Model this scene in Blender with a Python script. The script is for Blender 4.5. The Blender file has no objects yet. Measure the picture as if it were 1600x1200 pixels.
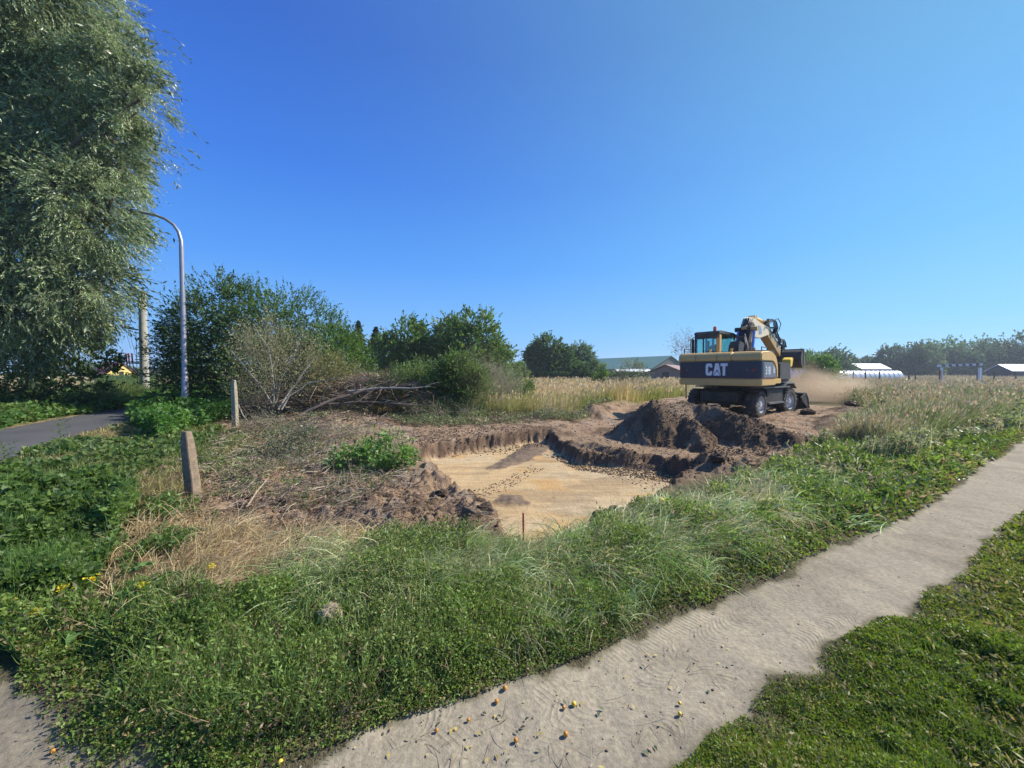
import bpy, bmesh, math, random
import numpy as np
from mathutils import Vector, Matrix
R_ = math.radians
C = bpy.context.scene.collection
scene = bpy.context.scene

# ------------------------------------------------------------------ camera
CAMH = 1.6; FPX = 600.0; PITCH = math.atan(18/600.0)
cam_d = bpy.data.cameras.new('camera'); cam = bpy.data.objects.new('camera', cam_d); C.objects.link(cam)
cam_d.sensor_width = 36; cam_d.lens = 36*FPX/1600; cam_d.clip_start = 0.05; cam_d.clip_end = 3000
cam.location = (0, 0, CAMH); cam.rotation_euler = (math.pi/2-PITCH, 0, 0)
scene.camera = cam

# ------------------------------------------------------------------ sky, sun, exposure
SUN_AZ = R_(74); SUN_EL = R_(40)          # azimuth measured from +Y (view direction) towards +X
world = bpy.data.worlds.new('World'); scene.world = world; world.use_nodes = True
wn = world.node_tree; bg = wn.nodes['Background']
def wmath(op, a, b=0.0):
    nd = wn.nodes.new('ShaderNodeMath'); nd.operation = op
    for i, v in enumerate((a, b)):
        if isinstance(v, bpy.types.NodeSocket): wn.links.new(v, nd.inputs[i])
        else: nd.inputs[i].default_value = v
    return nd.outputs[0]
sdir = Vector((math.sin(SUN_AZ)*math.cos(SUN_EL), math.cos(SUN_AZ)*math.cos(SUN_EL), math.sin(SUN_EL)))
wtc = wn.nodes.new('ShaderNodeTexCoord'); wsx = wn.nodes.new('ShaderNodeSeparateXYZ'); wn.links.new(wtc.outputs['Generated'], wsx.inputs[0])
wr = wn.nodes.new('ShaderNodeValToRGB'); wn.links.new(wsx.outputs[2], wr.inputs[0])
stops = [(0.0, (.30, .57, .96)), (.10, (.20, .50, 1.0)), (.25, (.095, .345, .95)), (.42, (.05, .215, .80)), (.62, (.03, .125, .60)), (1.0, (.02, .09, .45))]
el = wr.color_ramp.elements
while len(el) < len(stops): el.new(.5)
for e_, (p_, c_) in zip(el, stops): e_.position = p_; e_.color = (*c_, 1)
wdot = wn.nodes.new('ShaderNodeVectorMath'); wdot.operation = 'DOT_PRODUCT'; wn.links.new(wtc.outputs['Generated'], wdot.inputs[0]); wdot.inputs[1].default_value = sdir
glow = wmath('POWER', wmath('MAXIMUM', wmath('ADD', wmath('MULTIPLY', wdot.outputs['Value'], .5), .5), 0.0), 5.0)
wmx = wn.nodes.new('ShaderNodeMix'); wmx.data_type = 'RGBA'; wmx.blend_type = 'ADD'; wmx.inputs[7].default_value = (.15, .34, .14, 1)
wn.links.new(glow, wmx.inputs[0]); wn.links.new(wr.outputs[0], wmx.inputs[6]); wn.links.new(wmx.outputs[2], bg.inputs[0])
bg.inputs[1].default_value = 0.64
sd = bpy.data.lights.new('sun', 'SUN'); so = bpy.data.objects.new('sun', sd); C.objects.link(so)
sd.energy = 4.8; sd.angle = R_(0.55); sd.color = (1.0, 0.93, 0.83)
so.rotation_euler = sdir.to_track_quat('Z', 'Y').to_euler(); so.location = (30, 10, 30)
scene.view_settings.view_transform = 'Standard'; scene.view_settings.look = 'None'
scene.view_settings.exposure = 0.66; scene.view_settings.gamma = 1
scene.cycles.max_bounces = 6; scene.cycles.diffuse_bounces = 3; scene.cycles.glossy_bounces = 2
scene.cycles.transmission_bounces = 4; scene.cycles.transparent_max_bounces = 8; scene.cycles.volume_bounces = 1
scene.cycles.caustics_reflective = False; scene.cycles.caustics_refractive = False
scene.cycles.volume_step_rate = 2.0; scene.cycles.volume_max_steps = 64

# ------------------------------------------------------------------ places on the ground
cp, sp = math.cos(PITCH), math.sin(PITCH)
def ray(px, py):
    cx = (px-800)/FPX; cy = (600-py)/FPX
    return cx, cp+cy*sp, -sp+cy*cp
def G(px, py, h=0.0):
    dx, dy, dz = ray(px, py); t = (h-CAMH)/dz
    return dx*t, dy*t
def P(px, py, Z):
    dx, dy, dz = ray(px, py); t = Z/dy
    return (dx*t, Z, CAMH+dz*t)
def GP(pts, h=0.0): return np.array([G(a, b, h) for a, b in pts])

# ------------------------------------------------------------------ noise
def _h(ix, iy, iz, s):
    n = (ix*374761393 + iy*668265263 + iz*2147483647 + s*974634777) & 0xffffffff
    n = ((n ^ (n >> 13))*1274126177) & 0xffffffff
    n = ((n ^ (n >> 16))*2246822519) & 0xffffffff
    return ((n ^ (n >> 15)) & 0xffffff)/float(0xffffff)
def vn(x, y, s=0):
    x = np.asarray(x, float); y = np.asarray(y, float)
    xi = np.floor(x).astype(np.int64); yi = np.floor(y).astype(np.int64)
    fx = x-xi; fy = y-yi; fx = fx*fx*(3-2*fx); fy = fy*fy*(3-2*fy)
    a = _h(xi, yi, 0, s); b = _h(xi+1, yi, 0, s); c = _h(xi, yi+1, 0, s); d = _h(xi+1, yi+1, 0, s)
    return (a*(1-fx)+b*fx)*(1-fy)+(c*(1-fx)+d*fx)*fy
def fbm(x, y, o=4, s=0):
    v = 0; a = .5; t = 0
    for i in range(o):
        v = v+a*vn(x*2**i+i*17.3, y*2**i-i*9.1, s+i); t += a; a *= .55
    return v/t
def sdist(poly, x, y):
    """signed distance to polygon, positive inside"""
    x = np.asarray(x, float); y = np.asarray(y, float)
    d2 = np.full(x.shape, 1e18); ins = np.zeros(x.shape, bool); n = len(poly)
    for i in range(n):
        ax, ay = poly[i]; bx, by = poly[(i+1) % n]
        ex, ey = bx-ax, by-ay; L = ex*ex+ey*ey+1e-12
        t = np.clip(((x-ax)*ex+(y-ay)*ey)/L, 0, 1)
        d2 = np.minimum(d2, (x-ax-t*ex)**2+(y-ay-t*ey)**2)
        if abs(ey) > 1e-12:
            c = ((ay > y) != (by > y)) & (x < ex*(y-ay)/ey+ax)
            ins ^= c
    return np.where(ins, 1, -1)*np.sqrt(d2)
def inside(poly, x, y):
    ins = np.zeros(x.shape, bool); n = len(poly)
    for i in range(n):
        ax, ay = poly[i]; bx, by = poly[(i+1) % n]
        if abs(by-ay) > 1e-12:
            ins ^= ((ay > y) != (by > y)) & (x < (bx-ax)*(y-ay)/(by-ay)+ax)
    return ins
def sst(a, b, v):
    t = np.clip((v-a)/(b-a), 0, 1); return t*t*(3-2*t)
def seg_ridge(x, y, pts, slope, jit=0):
    """ridge of loose soil: pts = (x, y, height); height falls off linearly at the slope"""
    out = np.zeros(x.shape)
    for i in range(len(pts)-1):
        (ax, ay, ah), (bx, by, bh) = pts[i], pts[i+1]
        ex, ey = bx-ax, by-ay; t = np.clip(((x-ax)*ex+(y-ay)*ey)/(ex*ex+ey*ey), 0, 1)
        d = np.hypot(x-ax-t*ex, y-ay-t*ey); h = ah+(bh-ah)*t
        out = np.maximum(out, h*1.08-np.sqrt((d*slope)**2+.004)*(1+jit)-0.0)
    return out

# ------------------------------------------------------------------ layout
PATH_UP = [(1600,690),(1545,728),(1490,765),(1435,797),(1380,822),(1310,848),(1245,877),(1225,897),(1170,912),(1120,935),(1060,960),(1000,985),(935,1015),(870,1040),(790,1065),(700,1098),(620,1120),(560,1148),(500,1168),(440,1192),(330,1196),(240,1168),(150,1152),(90,1115),(20,1065)]
PATH_LO = [(1600,805),(1550,835),(1520,870),(1490,905),(1445,925),(1432,962),(1380,965),(1330,985),(1290,1010),(1270,1040),(1215,1056),(1190,1075),(1165,1110),(1110,1145),(1085,1180),(1040,1215)]
path_poly = np.vstack([np.array([[46, 29.5]]), GP(PATH_UP), np.array([[-4.5, 1.2], [-6, -4], [-1.5, -4], [-.2, .6]]), GP(PATH_LO[::-1]), np.array([[46, 26.5]])])
SAND = [(648,722),(700,712),(760,703),(830,694),(858,693),(911,725),(975,730),(1020,728),(1080,746),(1050,765),(990,785),(940,798),(900,820),(865,836),(820,842),(790,828),(772,800),(730,785),(690,768),(655,742)]
pit_h = [-.34,-.36,-.36,-.36,-.36,-.36,-.36,-.36,-.3,-.1,-.02,-.02,-.02,-.02,-.02,-.05,-.12,-.2,-.3,-.34]
pit_poly = np.array([G(a, b, h) for (a, b), h in zip(SAND, pit_h)])
DUG = [(330,655),(470,640),(620,650),(820,650),(900,650),(960,640),(1060,620),(1300,640),(1420,640),(1400,690),(1290,705),(1190,730),(1080,755),(940,800),(860,840),(820,860),(740,870),(600,880),(470,890),(330,850),(280,830),(150,770),(120,745),(280,700)]
dug_poly = GP(DUG)
road_c = np.array([[-2.,-8],[-4,-5],[-7,.5],[-10.3,6.4],[-11.7,8.5],[-13.1,11.0],[-14.4,13.5],[-16,17],[-18.2,22],[-22,30],[-30,48],[-40,70]])
def road_dist(x, y):
    d = np.full(x.shape, 1e9)
    for i in range(len(road_c)-1):
        a, b = road_c[i], road_c[i+1]; e = b-a
        t = np.clip(((x-a[0])*e[0]+(y-a[1])*e[1])/(e@e), 0, 1)
        d = np.minimum(d, np.hypot(x-a[0]-t*e[0], y-a[1]-t*e[1]))
    return d
ROAD_W = 1.17
def g3(px, py, h, top):      # a ridge point whose crest is seen at (px, py) when its crest height is h
    x, y = G(px, py, h); return (x, y, top if top is not None else h)
M1 = [g3(960,668,.10,.12), g3(985,645,.55,.55), g3(1020,627,.86,.86), g3(1050,636,.66,.66), g3(1085,660,.45,.45), g3(1105,690,.15,.15)]
M2 = [g3(1030,632,.8,.75), g3(1070,628,.80,.80), g3(1115,636,.72,.72), g3(1160,651,.58,.58), g3(1200,664,.42,.42), g3(1240,678,.30,.30), g3(1290,690,.14,.14)]
B1 = [g3(862,691,-.16,.09), g3(895,696,-.14,.13), g3(926,701,-.14,.14), g3(990,712,-.12,.15), g3(1040,718,-.10,.13), g3(1069,721,-.06,.14)]
B1b = [g3(1069,724,-.02,.18), g3(1095,718,.06,.2), g3(1113,709,.20,.32), g3(1135,716,.12,.22), g3(1180,740,.02,.12)]
scr_poly = GP([(850,690),(900,684),(960,684),(1040,700),(1120,712),(1200,718),(1190,738),(1120,752),(1080,756),(1000,742),(920,725)], -.2)
B2 = [g3(735,800,.05,.05), g3(742,812,.28,.28), g3(760,840,.15,.15), g3(735,850,.1,.1)]
B3 = [g3(650,735,.0,.05), g3(700,765,.0,.03)]
B4 = [g3(1300,650,.25,.25), g3(1290,668,.12,.12)]
B5 = [g3(930,628,.5,.5), g3(980,622,.3,.3)]
B6 = [g3(430,655,.12,.22), g3(520,648,.3,.38), g3(600,655,.12,.2)]
B7 = [g3(1320,637,.25,.25), g3(1350,650,.15,.15), g3(1380,648,.2,.2)]
S1 = [g3(840,697,-.3,.12), g3(780,728,-.32,.09), g3(735,744,-.34,.04)]      # small crest of crumbs on the sand
S2 = [g3(768,778,-.28,.06), g3(800,773,-.24,.10), g3(832,779,-.3,.02)]
S3 = [g3(845,775,-.3,.04), g3(868,771,-.27,.06), g3(900,775,-.3,.02)]
def H(x, y, fine=True):
    x = np.asarray(x, float); y = np.asarray(y, float)
    near = np.hypot(x, y)
    z = (fbm(x*.25, y*.25, 3, 5)-.5)*.22*sst(2, 9, near)
    z = z+.10*sst(10.5, 13, y)*sst(3, 6, x)*(1-sst(20, 30, y))
    z = z*(1-.0*near)
    rd = road_dist(x, y)
    z = z*sst(ROAD_W, ROAD_W+2.5, rd)-.035*(1-sst(ROAD_W-.25, ROAD_W+.05, rd))
    dd = sdist(dug_poly, x, y)+(fbm(x*1.3, y*1.3, 3, 8)-.5)*.8
    rough = sst(-.2, .5, dd)
    n1 = fbm(x*2.2, y*2.2, 4, 11)-.5; n2 = fbm(x*9, y*9, 4, 12)-.5
    ridged = 1-np.abs(2*fbm(x*3.1, y*3.1, 4, 14)-1)
    ps = sdist(pit_poly, x, y)+(fbm(x*3.2, y*3.2, 3, 21)-.5)*.22
    inpit = sst(-.07, .11, ps+(fbm(x*11, y*11, 4, 22)-.5)*.16)
    onpath = sst(-.1, .1, sdist(path_poly, x, y))
    n4 = 1-np.abs(2*fbm(x*6.5+3, y*6.5, 4, 15)-1)
    calm = 1-.65*sst(6.5, 8.5, y)
    z = z+rough*calm*(n1*.20+n2*.15+(ridged-.8)*.14+(n4-.8)*.10)*(1-.95*inpit)
    z = z+(1-rough)*(1-onpath)*n2*.03
    z = z+onpath*(n1*.03+n2*.012-.03)
    # excavated floor and its steep far face
    scr = sst(-.35, .35, sdist(scr_poly, x, y)+(fbm(x*1.5, y*1.5, 3, 23)-.5)*.3)
    z = z-np.maximum(inpit*.36, scr*.12)
    hills = np.zeros(x.shape)
    jit = (fbm(x*2.5, y*2.5, 3, 31)-.5)*.5
    for m, s in ((M1, .92), (M2, .88), (B1, .95), (B1b, .85), (B2, .75), (B3, .5), (B4, .55), (B5, .6), (B6, .3), (B7, .5)):
        hills = np.maximum(hills, seg_ridge(x, y, m, s, jit))
    hills = np.maximum(hills, 0)
    hr = sst(0, .12, hills)
    z = z+hills*(1-.0*inpit)+hr*((ridged-.75)*.05+n2*.06+(fbm(x*22, y*22, 2, 44)-.5)*.03)
    sm = np.zeros(x.shape)
    for m in (S1, S2, S3): sm = np.maximum(sm, seg_ridge(x, y, m, .28, jit))
    sm = np.maximum(sm, 0)
    z = z+sm+sst(0, .02, sm)*(n2*.05)
    return z

# ------------------------------------------------------------------ helpers for objects
def tag(o, label=None, cat=None, group=None, kind=None):
    if label: o['label'] = label
    if cat: o['category'] = cat
    if group: o['group'] = group
    if kind: o['kind'] = kind
    return o
def empty(name, loc=(0,0,0), rz=0.0, label=None, cat=None, group=None):
    o = bpy.data.objects.new(name, None); C.objects.link(o); o.location = loc; o.rotation_euler = (0,0,rz)
    o.empty_display_size = .3
    return tag(o, label, cat, group)
def raw_mesh(name, V, F, mat, parent=None, col=None, smooth=False, nside=4):
    """V (n,3) array, F (m,nside) int array"""
    me = bpy.data.meshes.new(name); V = np.asarray(V, np.float32); F = np.asarray(F, np.int32)
    me.vertices.add(len(V)); me.vertices.foreach_set('co', V.ravel())
    m = len(F); me.loops.add(m*nside); me.loops.foreach_set('vertex_index', F.ravel())
    me.polygons.add(m); me.polygons.foreach_set('loop_start', np.arange(0, m*nside, nside, dtype=np.int32))
    me.polygons.foreach_set('loop_total', np.full(m, nside, np.int32))
    if smooth: me.polygons.foreach_set('use_smooth', np.ones(m, bool))
    if col is not None:
        ca = me.color_attributes.new('Col', 'FLOAT_COLOR', 'POINT')
        c4 = np.ones((len(V), 4), np.float32); c4[:, :3] = col; ca.data.foreach_set('color', c4.ravel())
    me.update(calc_edges=True)
    if mat: me.materials.append(mat)
    o = bpy.data.objects.new(name, me); C.objects.link(o)
    if parent: o.parent = parent
    return o

# ------------------------------------------------------------------ node helper
class NT:
    def __init__(s, name):
        s.m = bpy.data.materials.new(name); s.m.use_nodes = True; s.t = s.m.node_tree; s.t.nodes.clear()
        s.out = s.t.nodes.new('ShaderNodeOutputMaterial')
    def n(s, typ, ins=None, **kw):
        nd = s.t.nodes.new(typ)
        for k, v in kw.items(): setattr(nd, k, v)
        for k, v in (ins or {}).items():
            if hasattr(v, 'is_output') or isinstance(v, bpy.types.NodeSocket): s.t.links.new(v, nd.inputs[k])
            else: nd.inputs[k].default_value = v
        return nd
    def math(s, op, a, b=0.0, c=None):
        nd = s.t.nodes.new('ShaderNodeMath'); nd.operation = op
        for i, v in enumerate((a, b) if c is None else (a, b, c)):
            if isinstance(v, bpy.types.NodeSocket): s.t.links.new(v, nd.inputs[i])
            else: nd.inputs[i].default_value = v
        return nd.outputs[0]
    def noise(s, vec, scale, detail=3, rough=.6):
        nd = s.n('ShaderNodeTexNoise', {'Scale': scale, 'Detail': detail, 'Roughness': rough}); s.t.links.new(vec, nd.inputs['Vector']); return nd.outputs[0]
    def ramp(s, fac, stops):
        nd = s.t.nodes.new('ShaderNodeValToRGB'); s.t.links.new(fac, nd.inputs[0]); e = nd.color_ramp.elements
        while len(e) < len(stops): e.new(.5)
        for el, (p, c) in zip(e, stops): el.position = p; el.color = (c, c, c, 1) if isinstance(c, (int, float)) else (*c, 1)
        return nd.outputs[0]
    def mix(s, fac, a, b, typ='MIX'):
        nd = s.t.nodes.new('ShaderNodeMix'); nd.data_type = 'RGBA'; nd.blend_type = typ
        for i, v in ((0, fac), (6, a), (7, b)):
            if isinstance(v, bpy.types.NodeSocket): s.t.links.new(v, nd.inputs[i])
            elif i == 0: nd.inputs[0].default_value = v
            else: nd.inputs[i].default_value = (*v, 1)
        return nd.outputs[2]
    def bsdf(s, color, rough=.8, metal=0, spec=.3, bump=None, bstr=.3, bdist=.02, **ins):
        b = s.n('ShaderNodeBsdfPrincipled')
        for k, v in (('Base Color', color), ('Roughness', rough), ('Metallic', metal), ('Specular IOR Level', spec)):
            if isinstance(v, bpy.types.NodeSocket): s.t.links.new(v, b.inputs[k])
            else: b.inputs[k].default_value = (*v, 1) if isinstance(v, tuple) else v
        for k, v in ins.items(): b.inputs[k.replace('_', ' ')].default_value = v
        if bump is not None:
            bp = s.n('ShaderNodeBump', {'Strength': bstr, 'Distance': bdist}); s.t.links.new(bump, bp.inputs['Height'])
            s.t.links.new(bp.outputs[0], b.inputs['Normal'])
        s.t.links.new(b.outputs[0], s.out.inputs[0]); return b
def simple(name, col, rough=.6, metal=0, spec=.4, var=.25, scale=6, bstr=.15, bdist=.01):
    t = NT(name); tc = t.n('ShaderNodeTexCoord').outputs['Object']; nz = t.noise(tc, scale, 5, .65)
    c = t.mix(t.ramp(nz, [(.3, 0.0), (.7, 1.0)]), tuple(v*(1-var) for v in col), tuple(min(1, v*(1+var)) for v in col))
    t.bsdf(c, rough, metal, spec, bump=t.noise(tc, scale*5, 3), bstr=bstr, bdist=bdist); return t.m
def leafmat(name, trans=.35, rough=.5, spec=.35):
    t = NT(name); a = t.n('ShaderNodeAttribute', attribute_name='Col').outputs['Color']
    b = t.bsdf(a, rough, 0, spec)
    tr = t.n('ShaderNodeBsdfTranslucent'); hsv = t.n('ShaderNodeHueSaturation', {'Saturation': 1.15, 'Value': 1.5, 'Hue': .49}); t.t.links.new(a, hsv.inputs['Color'])
    t.t.links.new(hsv.outputs[0], tr.inputs[0])
    mx = t.n('ShaderNodeMixShader', {0: trans}); t.t.links.new(b.outputs[0], mx.inputs[1]); t.t.links.new(tr.outputs[0], mx.inputs[2])
    t.t.links.new(mx.outputs[0], t.out.inputs[0]); return t.m
LEAF = leafmat('leaf'); GRASS = leafmat('grass_blade', .3, .45); STRAW = leafmat('straw', .2, .55)
SILVER = leafmat('silver_leaf', .28, .38, .5)

# ------------------------------------------------------------------ terrain: ground, path and pit floor share one grid
def build_terrain():
    yr = [-8., -6, -4, -3, -2, -1.2, -.6, -.1, .3, .7]
    y = 1.0
    while y < 25: yr.append(y); y += max(.017, y*.0062)
    while y < 900: yr.append(y); y *= 1.035
    yr = np.array(yr)
    a = np.linspace(-1.62, 1.62, 1000)
    ext = np.array([1.7, 1.85, 2.1, 2.5, 3.2, 4.5]); a = np.concatenate([-ext[::-1], a, ext])
    wid = np.where(yr > 0, yr+.6, .6+np.abs(yr)*.8)[:, None]
    X = a[None, :]*wid; Y = np.repeat(yr[:, None], len(a), 1)
    x = X.ravel(); yv = Y.ravel()
    z = H(x, yv)
    nr, nc = X.shape
    idx = np.arange(nr*nc).reshape(nr, nc)
    F = np.stack([idx[:-1, :-1], idx[:-1, 1:], idx[1:, 1:], idx[1:, :-1]], -1).reshape(-1, 4)
    # base colours
    nz = fbm(x*.8, yv*.8, 4, 71); nf = fbm(x*6, yv*6, 4, 72); n3 = fbm(x*.15, yv*.15, 3, 73)
    col = np.zeros((len(x), 3))
    turf = np.array([.075, .085, .035]); field = np.array([.33, .26, .13]); soil = np.array([.33, .225, .145]); dsoil = np.array([.125, .085, .056]); dry = np.array([.30, .24, .13])
    far = sst(12, 24, yv)[:, None]
    col[:] = turf*(1-far)+field*far
    rightw = (sst(4, 9, x)*sst(3, 6, yv))[:, None]
    col = col*(1-rightw*.7)+np.array([.15, .13, .07])*rightw*.7
    # mown / bare patches at the left
    lf = sst(1.5, 3, -x)*sst(4, 6, yv)*(1-sst(13, 17, yv)); lf = (lf*sst(.42, .55, nz))[:, None]
    col = col*(1-lf)+dry*.75*lf
    rd = road_dist(x, yv); sh = (1-sst(.1, .8, np.abs(rd-ROAD_W-.3)))*sst(.35, .6, nf); sh = sh[:, None]
    col = col*(1-sh)+np.array([.36, .27, .17])*sh
    dd = sdist(dug_poly, x, yv)+(fbm(x*1.3, yv*1.3, 3, 8)-.5)*.8
    dg = sst(-.3, .4, dd)[:, None]
    sc = soil[None]*(.72+.6*nz[:, None])*(.8+.4*nf[:, None])
    red = sst(.5, .7, fbm(x*.9+4, yv*.9, 3, 77))[:, None]; sc = sc*(1-red*.5)+np.array([.30, .19, .12])*red*.5
    dk = sst(.5, .60, fbm(x*2.6, yv*2.6, 5, 78))[:, None]; sc = sc*(1-dk*.8)+dsoil*dk*.8
    pl_ = sst(.55, .66, fbm(x*2.1+11, yv*2.1, 5, 76))[:, None]; sc = sc*(1-pl_*.7)+np.array([.38, .29, .21])*pl_*.7
    col = col*(1-dg)+sc*dg
    jit = (fbm(x*2.5, yv*2.5, 3, 31)-.5)*.9
    hl = np.zeros(x.shape)
    for m, s in ((M1, .92), (M2, .88), (B1, .62), (B1b, .62), (B2, .75), (B4, .55), (B7, .5)): hl = np.maximum(hl, seg_ridge(x, yv, m, s, jit))
    hm = sst(0, .06, hl)[:, None]; col = col*(1-hm)+dsoil*(1.1+1.0*(nf[:, None]-.4))*hm
    sb = (sst(-.1, .3, sdist(scr_poly, x, yv)+(nf-.5)*.4)*(1-sst(0, .03, hl)))[:, None]; col = col*(1-sb*.8)+np.array([.34, .235, .15])*(.75+.5*nf[:, None])*sb*.8
    strk = (sst(.5, .62, fbm(x*1.1-3, yv*2.2, 3, 79))[:, None])*hm; col = col*(1-strk*.8)+np.array([.27, .20, .14])*strk*.8
    # sand floor
    ps = sdist(pit_poly, x, yv)+(fbm(x*3.2, yv*3.2, 3, 21)-.5)*.22
    ip = sst(.05, .13, ps)[:, None]
    sand = np.array([.47, .335, .18]); pale = np.array([.47, .36, .22]); ochre = np.array([.47, .28, .11])
    q = sst(.35, .65, fbm(x*.9, yv*1.5, 4, 81))[:, None]; r = sst(.55, .72, fbm(x*1.5+9, yv*2.6, 4, 82))[:, None]
    s_ = sand*(1-q)+pale*q; s_ = s_*(1-r*.7)+ochre*r*.7; s_ = s_*(.86+.28*nf[:, None])
    sm = np.zeros(x.shape)
    for m in (S1, S2, S3): sm = np.maximum(sm, seg_ridge(x, yv, m, .28, jit))
    e = np.maximum(sst(0, .02, sm), sst(0, .04, hl)*.95)[:, None]; s_ = s_*(1-e)+np.array([.17, .125, .09])*e
    bd = (sst(.56, .66, fbm(x*1.2+5, yv*3.4, 4, 86)))[:, None]; s_ = s_*(1-bd*.45)+np.array([.27, .19, .115])*bd*.45
    cr = (sst(.58, .66, fbm(x*5, yv*5, 4, 83))*sst(.45, .7, fbm(x*.7, yv*.7, 2, 84)))[:, None]; s_ = s_*(1-cr*.7)+np.array([.2, .15, .1])*cr*.7
    col = col*(1-ip)+s_*ip
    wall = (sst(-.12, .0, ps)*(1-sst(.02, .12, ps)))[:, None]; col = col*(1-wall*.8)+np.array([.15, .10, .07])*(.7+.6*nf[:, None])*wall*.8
    # path sand
    pd = sdist(path_poly, x, yv)+(fbm(x*5, yv*5, 3, 91)-.5)*.16
    pm = sst(-.04, .05, pd)[:, None]
    pc = np.array([.30, .258, .19])*(.86+.28*nz[:, None])*(.9+.2*nf[:, None])
    dmp = sst(.5, .7, fbm(x*1.9+7, yv*1.9, 4, 97))[:, None]; pc = pc*(1-.16*dmp)
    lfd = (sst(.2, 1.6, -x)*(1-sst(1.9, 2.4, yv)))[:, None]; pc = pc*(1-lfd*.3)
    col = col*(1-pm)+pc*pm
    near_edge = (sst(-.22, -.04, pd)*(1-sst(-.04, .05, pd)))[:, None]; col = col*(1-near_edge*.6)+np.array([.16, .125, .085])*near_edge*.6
    # face classes
    def fc(v): return v[F].mean(1)
    cls = np.zeros(len(F), int); cls[fc(pd) > 0] = 1; cls[(fc(ps) > .06) & (fc(hl) < .02)] = 2
    V = np.stack([x, yv, z], 1)
    def ground_mat(name, kind):
        t = NT(name); tc = t.n('ShaderNodeTexCoord').outputs['Object']; a = t.n('ShaderNodeAttribute', attribute_name='Col').outputs['Color']
        f = t.ramp(t.noise(tc, 38, 5, .7), [(.3, .88), (.7, 1.1)] if kind == 'sand' else [(.3, .72), (.7, 1.25)]); c = t.mix(1.0, a, f, 'MULTIPLY')
        if kind == 'path':
            mp = t.n('ShaderNodeMapping'); t.t.links.new(tc, mp.inputs[0]); mp.inputs['Rotation'].default_value = (0, 0, -R_(29))
            sx = t.n('ShaderNodeSeparateXYZ'); t.t.links.new(mp.outputs[0], sx.inputs[0])
            X, Y = sx.outputs[0], sx.outputs[1]
            wob = t.math('MULTIPLY', t.noise(tc, 1.6, 2), .10); Yw = t.math('ADD', Y, wob)
            tot = None
            for y0, w, per, cur in ((1.17, .075, .034, 5.5), (1.42, .085, .04, -4.5), (1.78, .09, .036, 4.0), (.95, .07, .042, 3.0), (1.6, .05, .03, 0.5), (2.05, .06, .05, 0.8)):
                dy = t.math('SUBTRACT', Yw, y0+.05); d2 = t.math('MULTIPLY', t.math('MULTIPLY', dy, dy), cur*2.2)
                ph = t.math('MULTIPLY', t.math('ADD', X, t.math('ADD', d2, t.math('MULTIPLY', dy, .35))), 2*math.pi/per)
                wv = t.math('POWER', t.math('ADD', t.math('MULTIPLY', t.math('SINE', ph), .5), .5), 2.0)
                msk = t.ramp(t.math('DIVIDE', t.math('ABSOLUTE', dy), w*1.4), [(.6, 1.0), (1.0, 0.0)])
                v = t.math('MULTIPLY', wv, msk); tot = v if tot is None else t.math('MAXIMUM', tot, v)
            br = t.ramp(t.noise(tc, 3.1, 4), [(.47, .0), (.58, 1.0)])
            hgt = t.math('ADD', t.math('MULTIPLY', t.math('MULTIPLY', tot, br), .55), t.math('MULTIPLY', t.noise(tc, 30, 5, .7), 1.1))
            hgt = t.math('ADD', hgt, t.math('MULTIPLY', t.noise(tc, 120, 2, .6), .25))
            hgt = t.math('ADD', hgt, t.math('MULTIPLY', t.noise(tc, 7, 4, .65), 3.2))
            t.bsdf(c, .95, 0, .1, bump=hgt, bstr=.55, bdist=.007)
        elif kind == 'sand':
            mp = t.n('ShaderNodeMapping'); t.t.links.new(tc, mp.inputs[0]); mp.inputs['Rotation'].default_value = (0, 0, R_(35)); mp.inputs['Scale'].default_value = (1.0, 9, 1)
            wv = t.noise(tc, 1.1, 3, .6); ad = t.n('ShaderNodeVectorMath', operation='ADD'); t.t.links.new(mp.outputs[0], ad.inputs[0]); cmb = t.n('ShaderNodeCombineXYZ'); t.t.links.new(t.math('MULTIPLY', wv, 6.0), cmb.inputs[1]); t.t.links.new(cmb.outputs[0], ad.inputs[1])
            st = t.noise(ad.outputs[0], 1.0, 5, .7)
            c = t.mix(1.0, c, t.ramp(st, [(.3, .84), (.6, 1.08)]), 'MULTIPLY')
            hgt = t.math('ADD', t.math('MULTIPLY', st, 1.4), t.noise(tc, 25, 5, .7))
            t.bsdf(c, .95, 0, .1, bump=hgt, bstr=.8, bdist=.025)
        else:
            hgt = t.math('ADD', t.math('MULTIPLY', t.noise(tc, 14, 6, .75), 1.5), t.noise(tc, 60, 3, .7))
            t.bsdf(c, .95, 0, .12, bump=hgt, bstr=1.0, bdist=.03)
        return t.m
    for k, (nm, kd, lb) in enumerate((('ground', 'soil', 'brown earth and turf spreading to the horizon under the plants'),
                                      ('path', 'path', 'pale sandy footpath with tyre tracks running beside the verge'),
                                      ('sand_floor', 'sand', 'scraped pale orange sand floor of the excavated pit'))):
        ff = F[cls == k]; u, inv = np.unique(ff, return_inverse=True)
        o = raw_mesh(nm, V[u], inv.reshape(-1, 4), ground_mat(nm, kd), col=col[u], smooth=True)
        tag(o, lb, nm.replace('_', ' '), kind='structure')
build_terrain()

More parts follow.
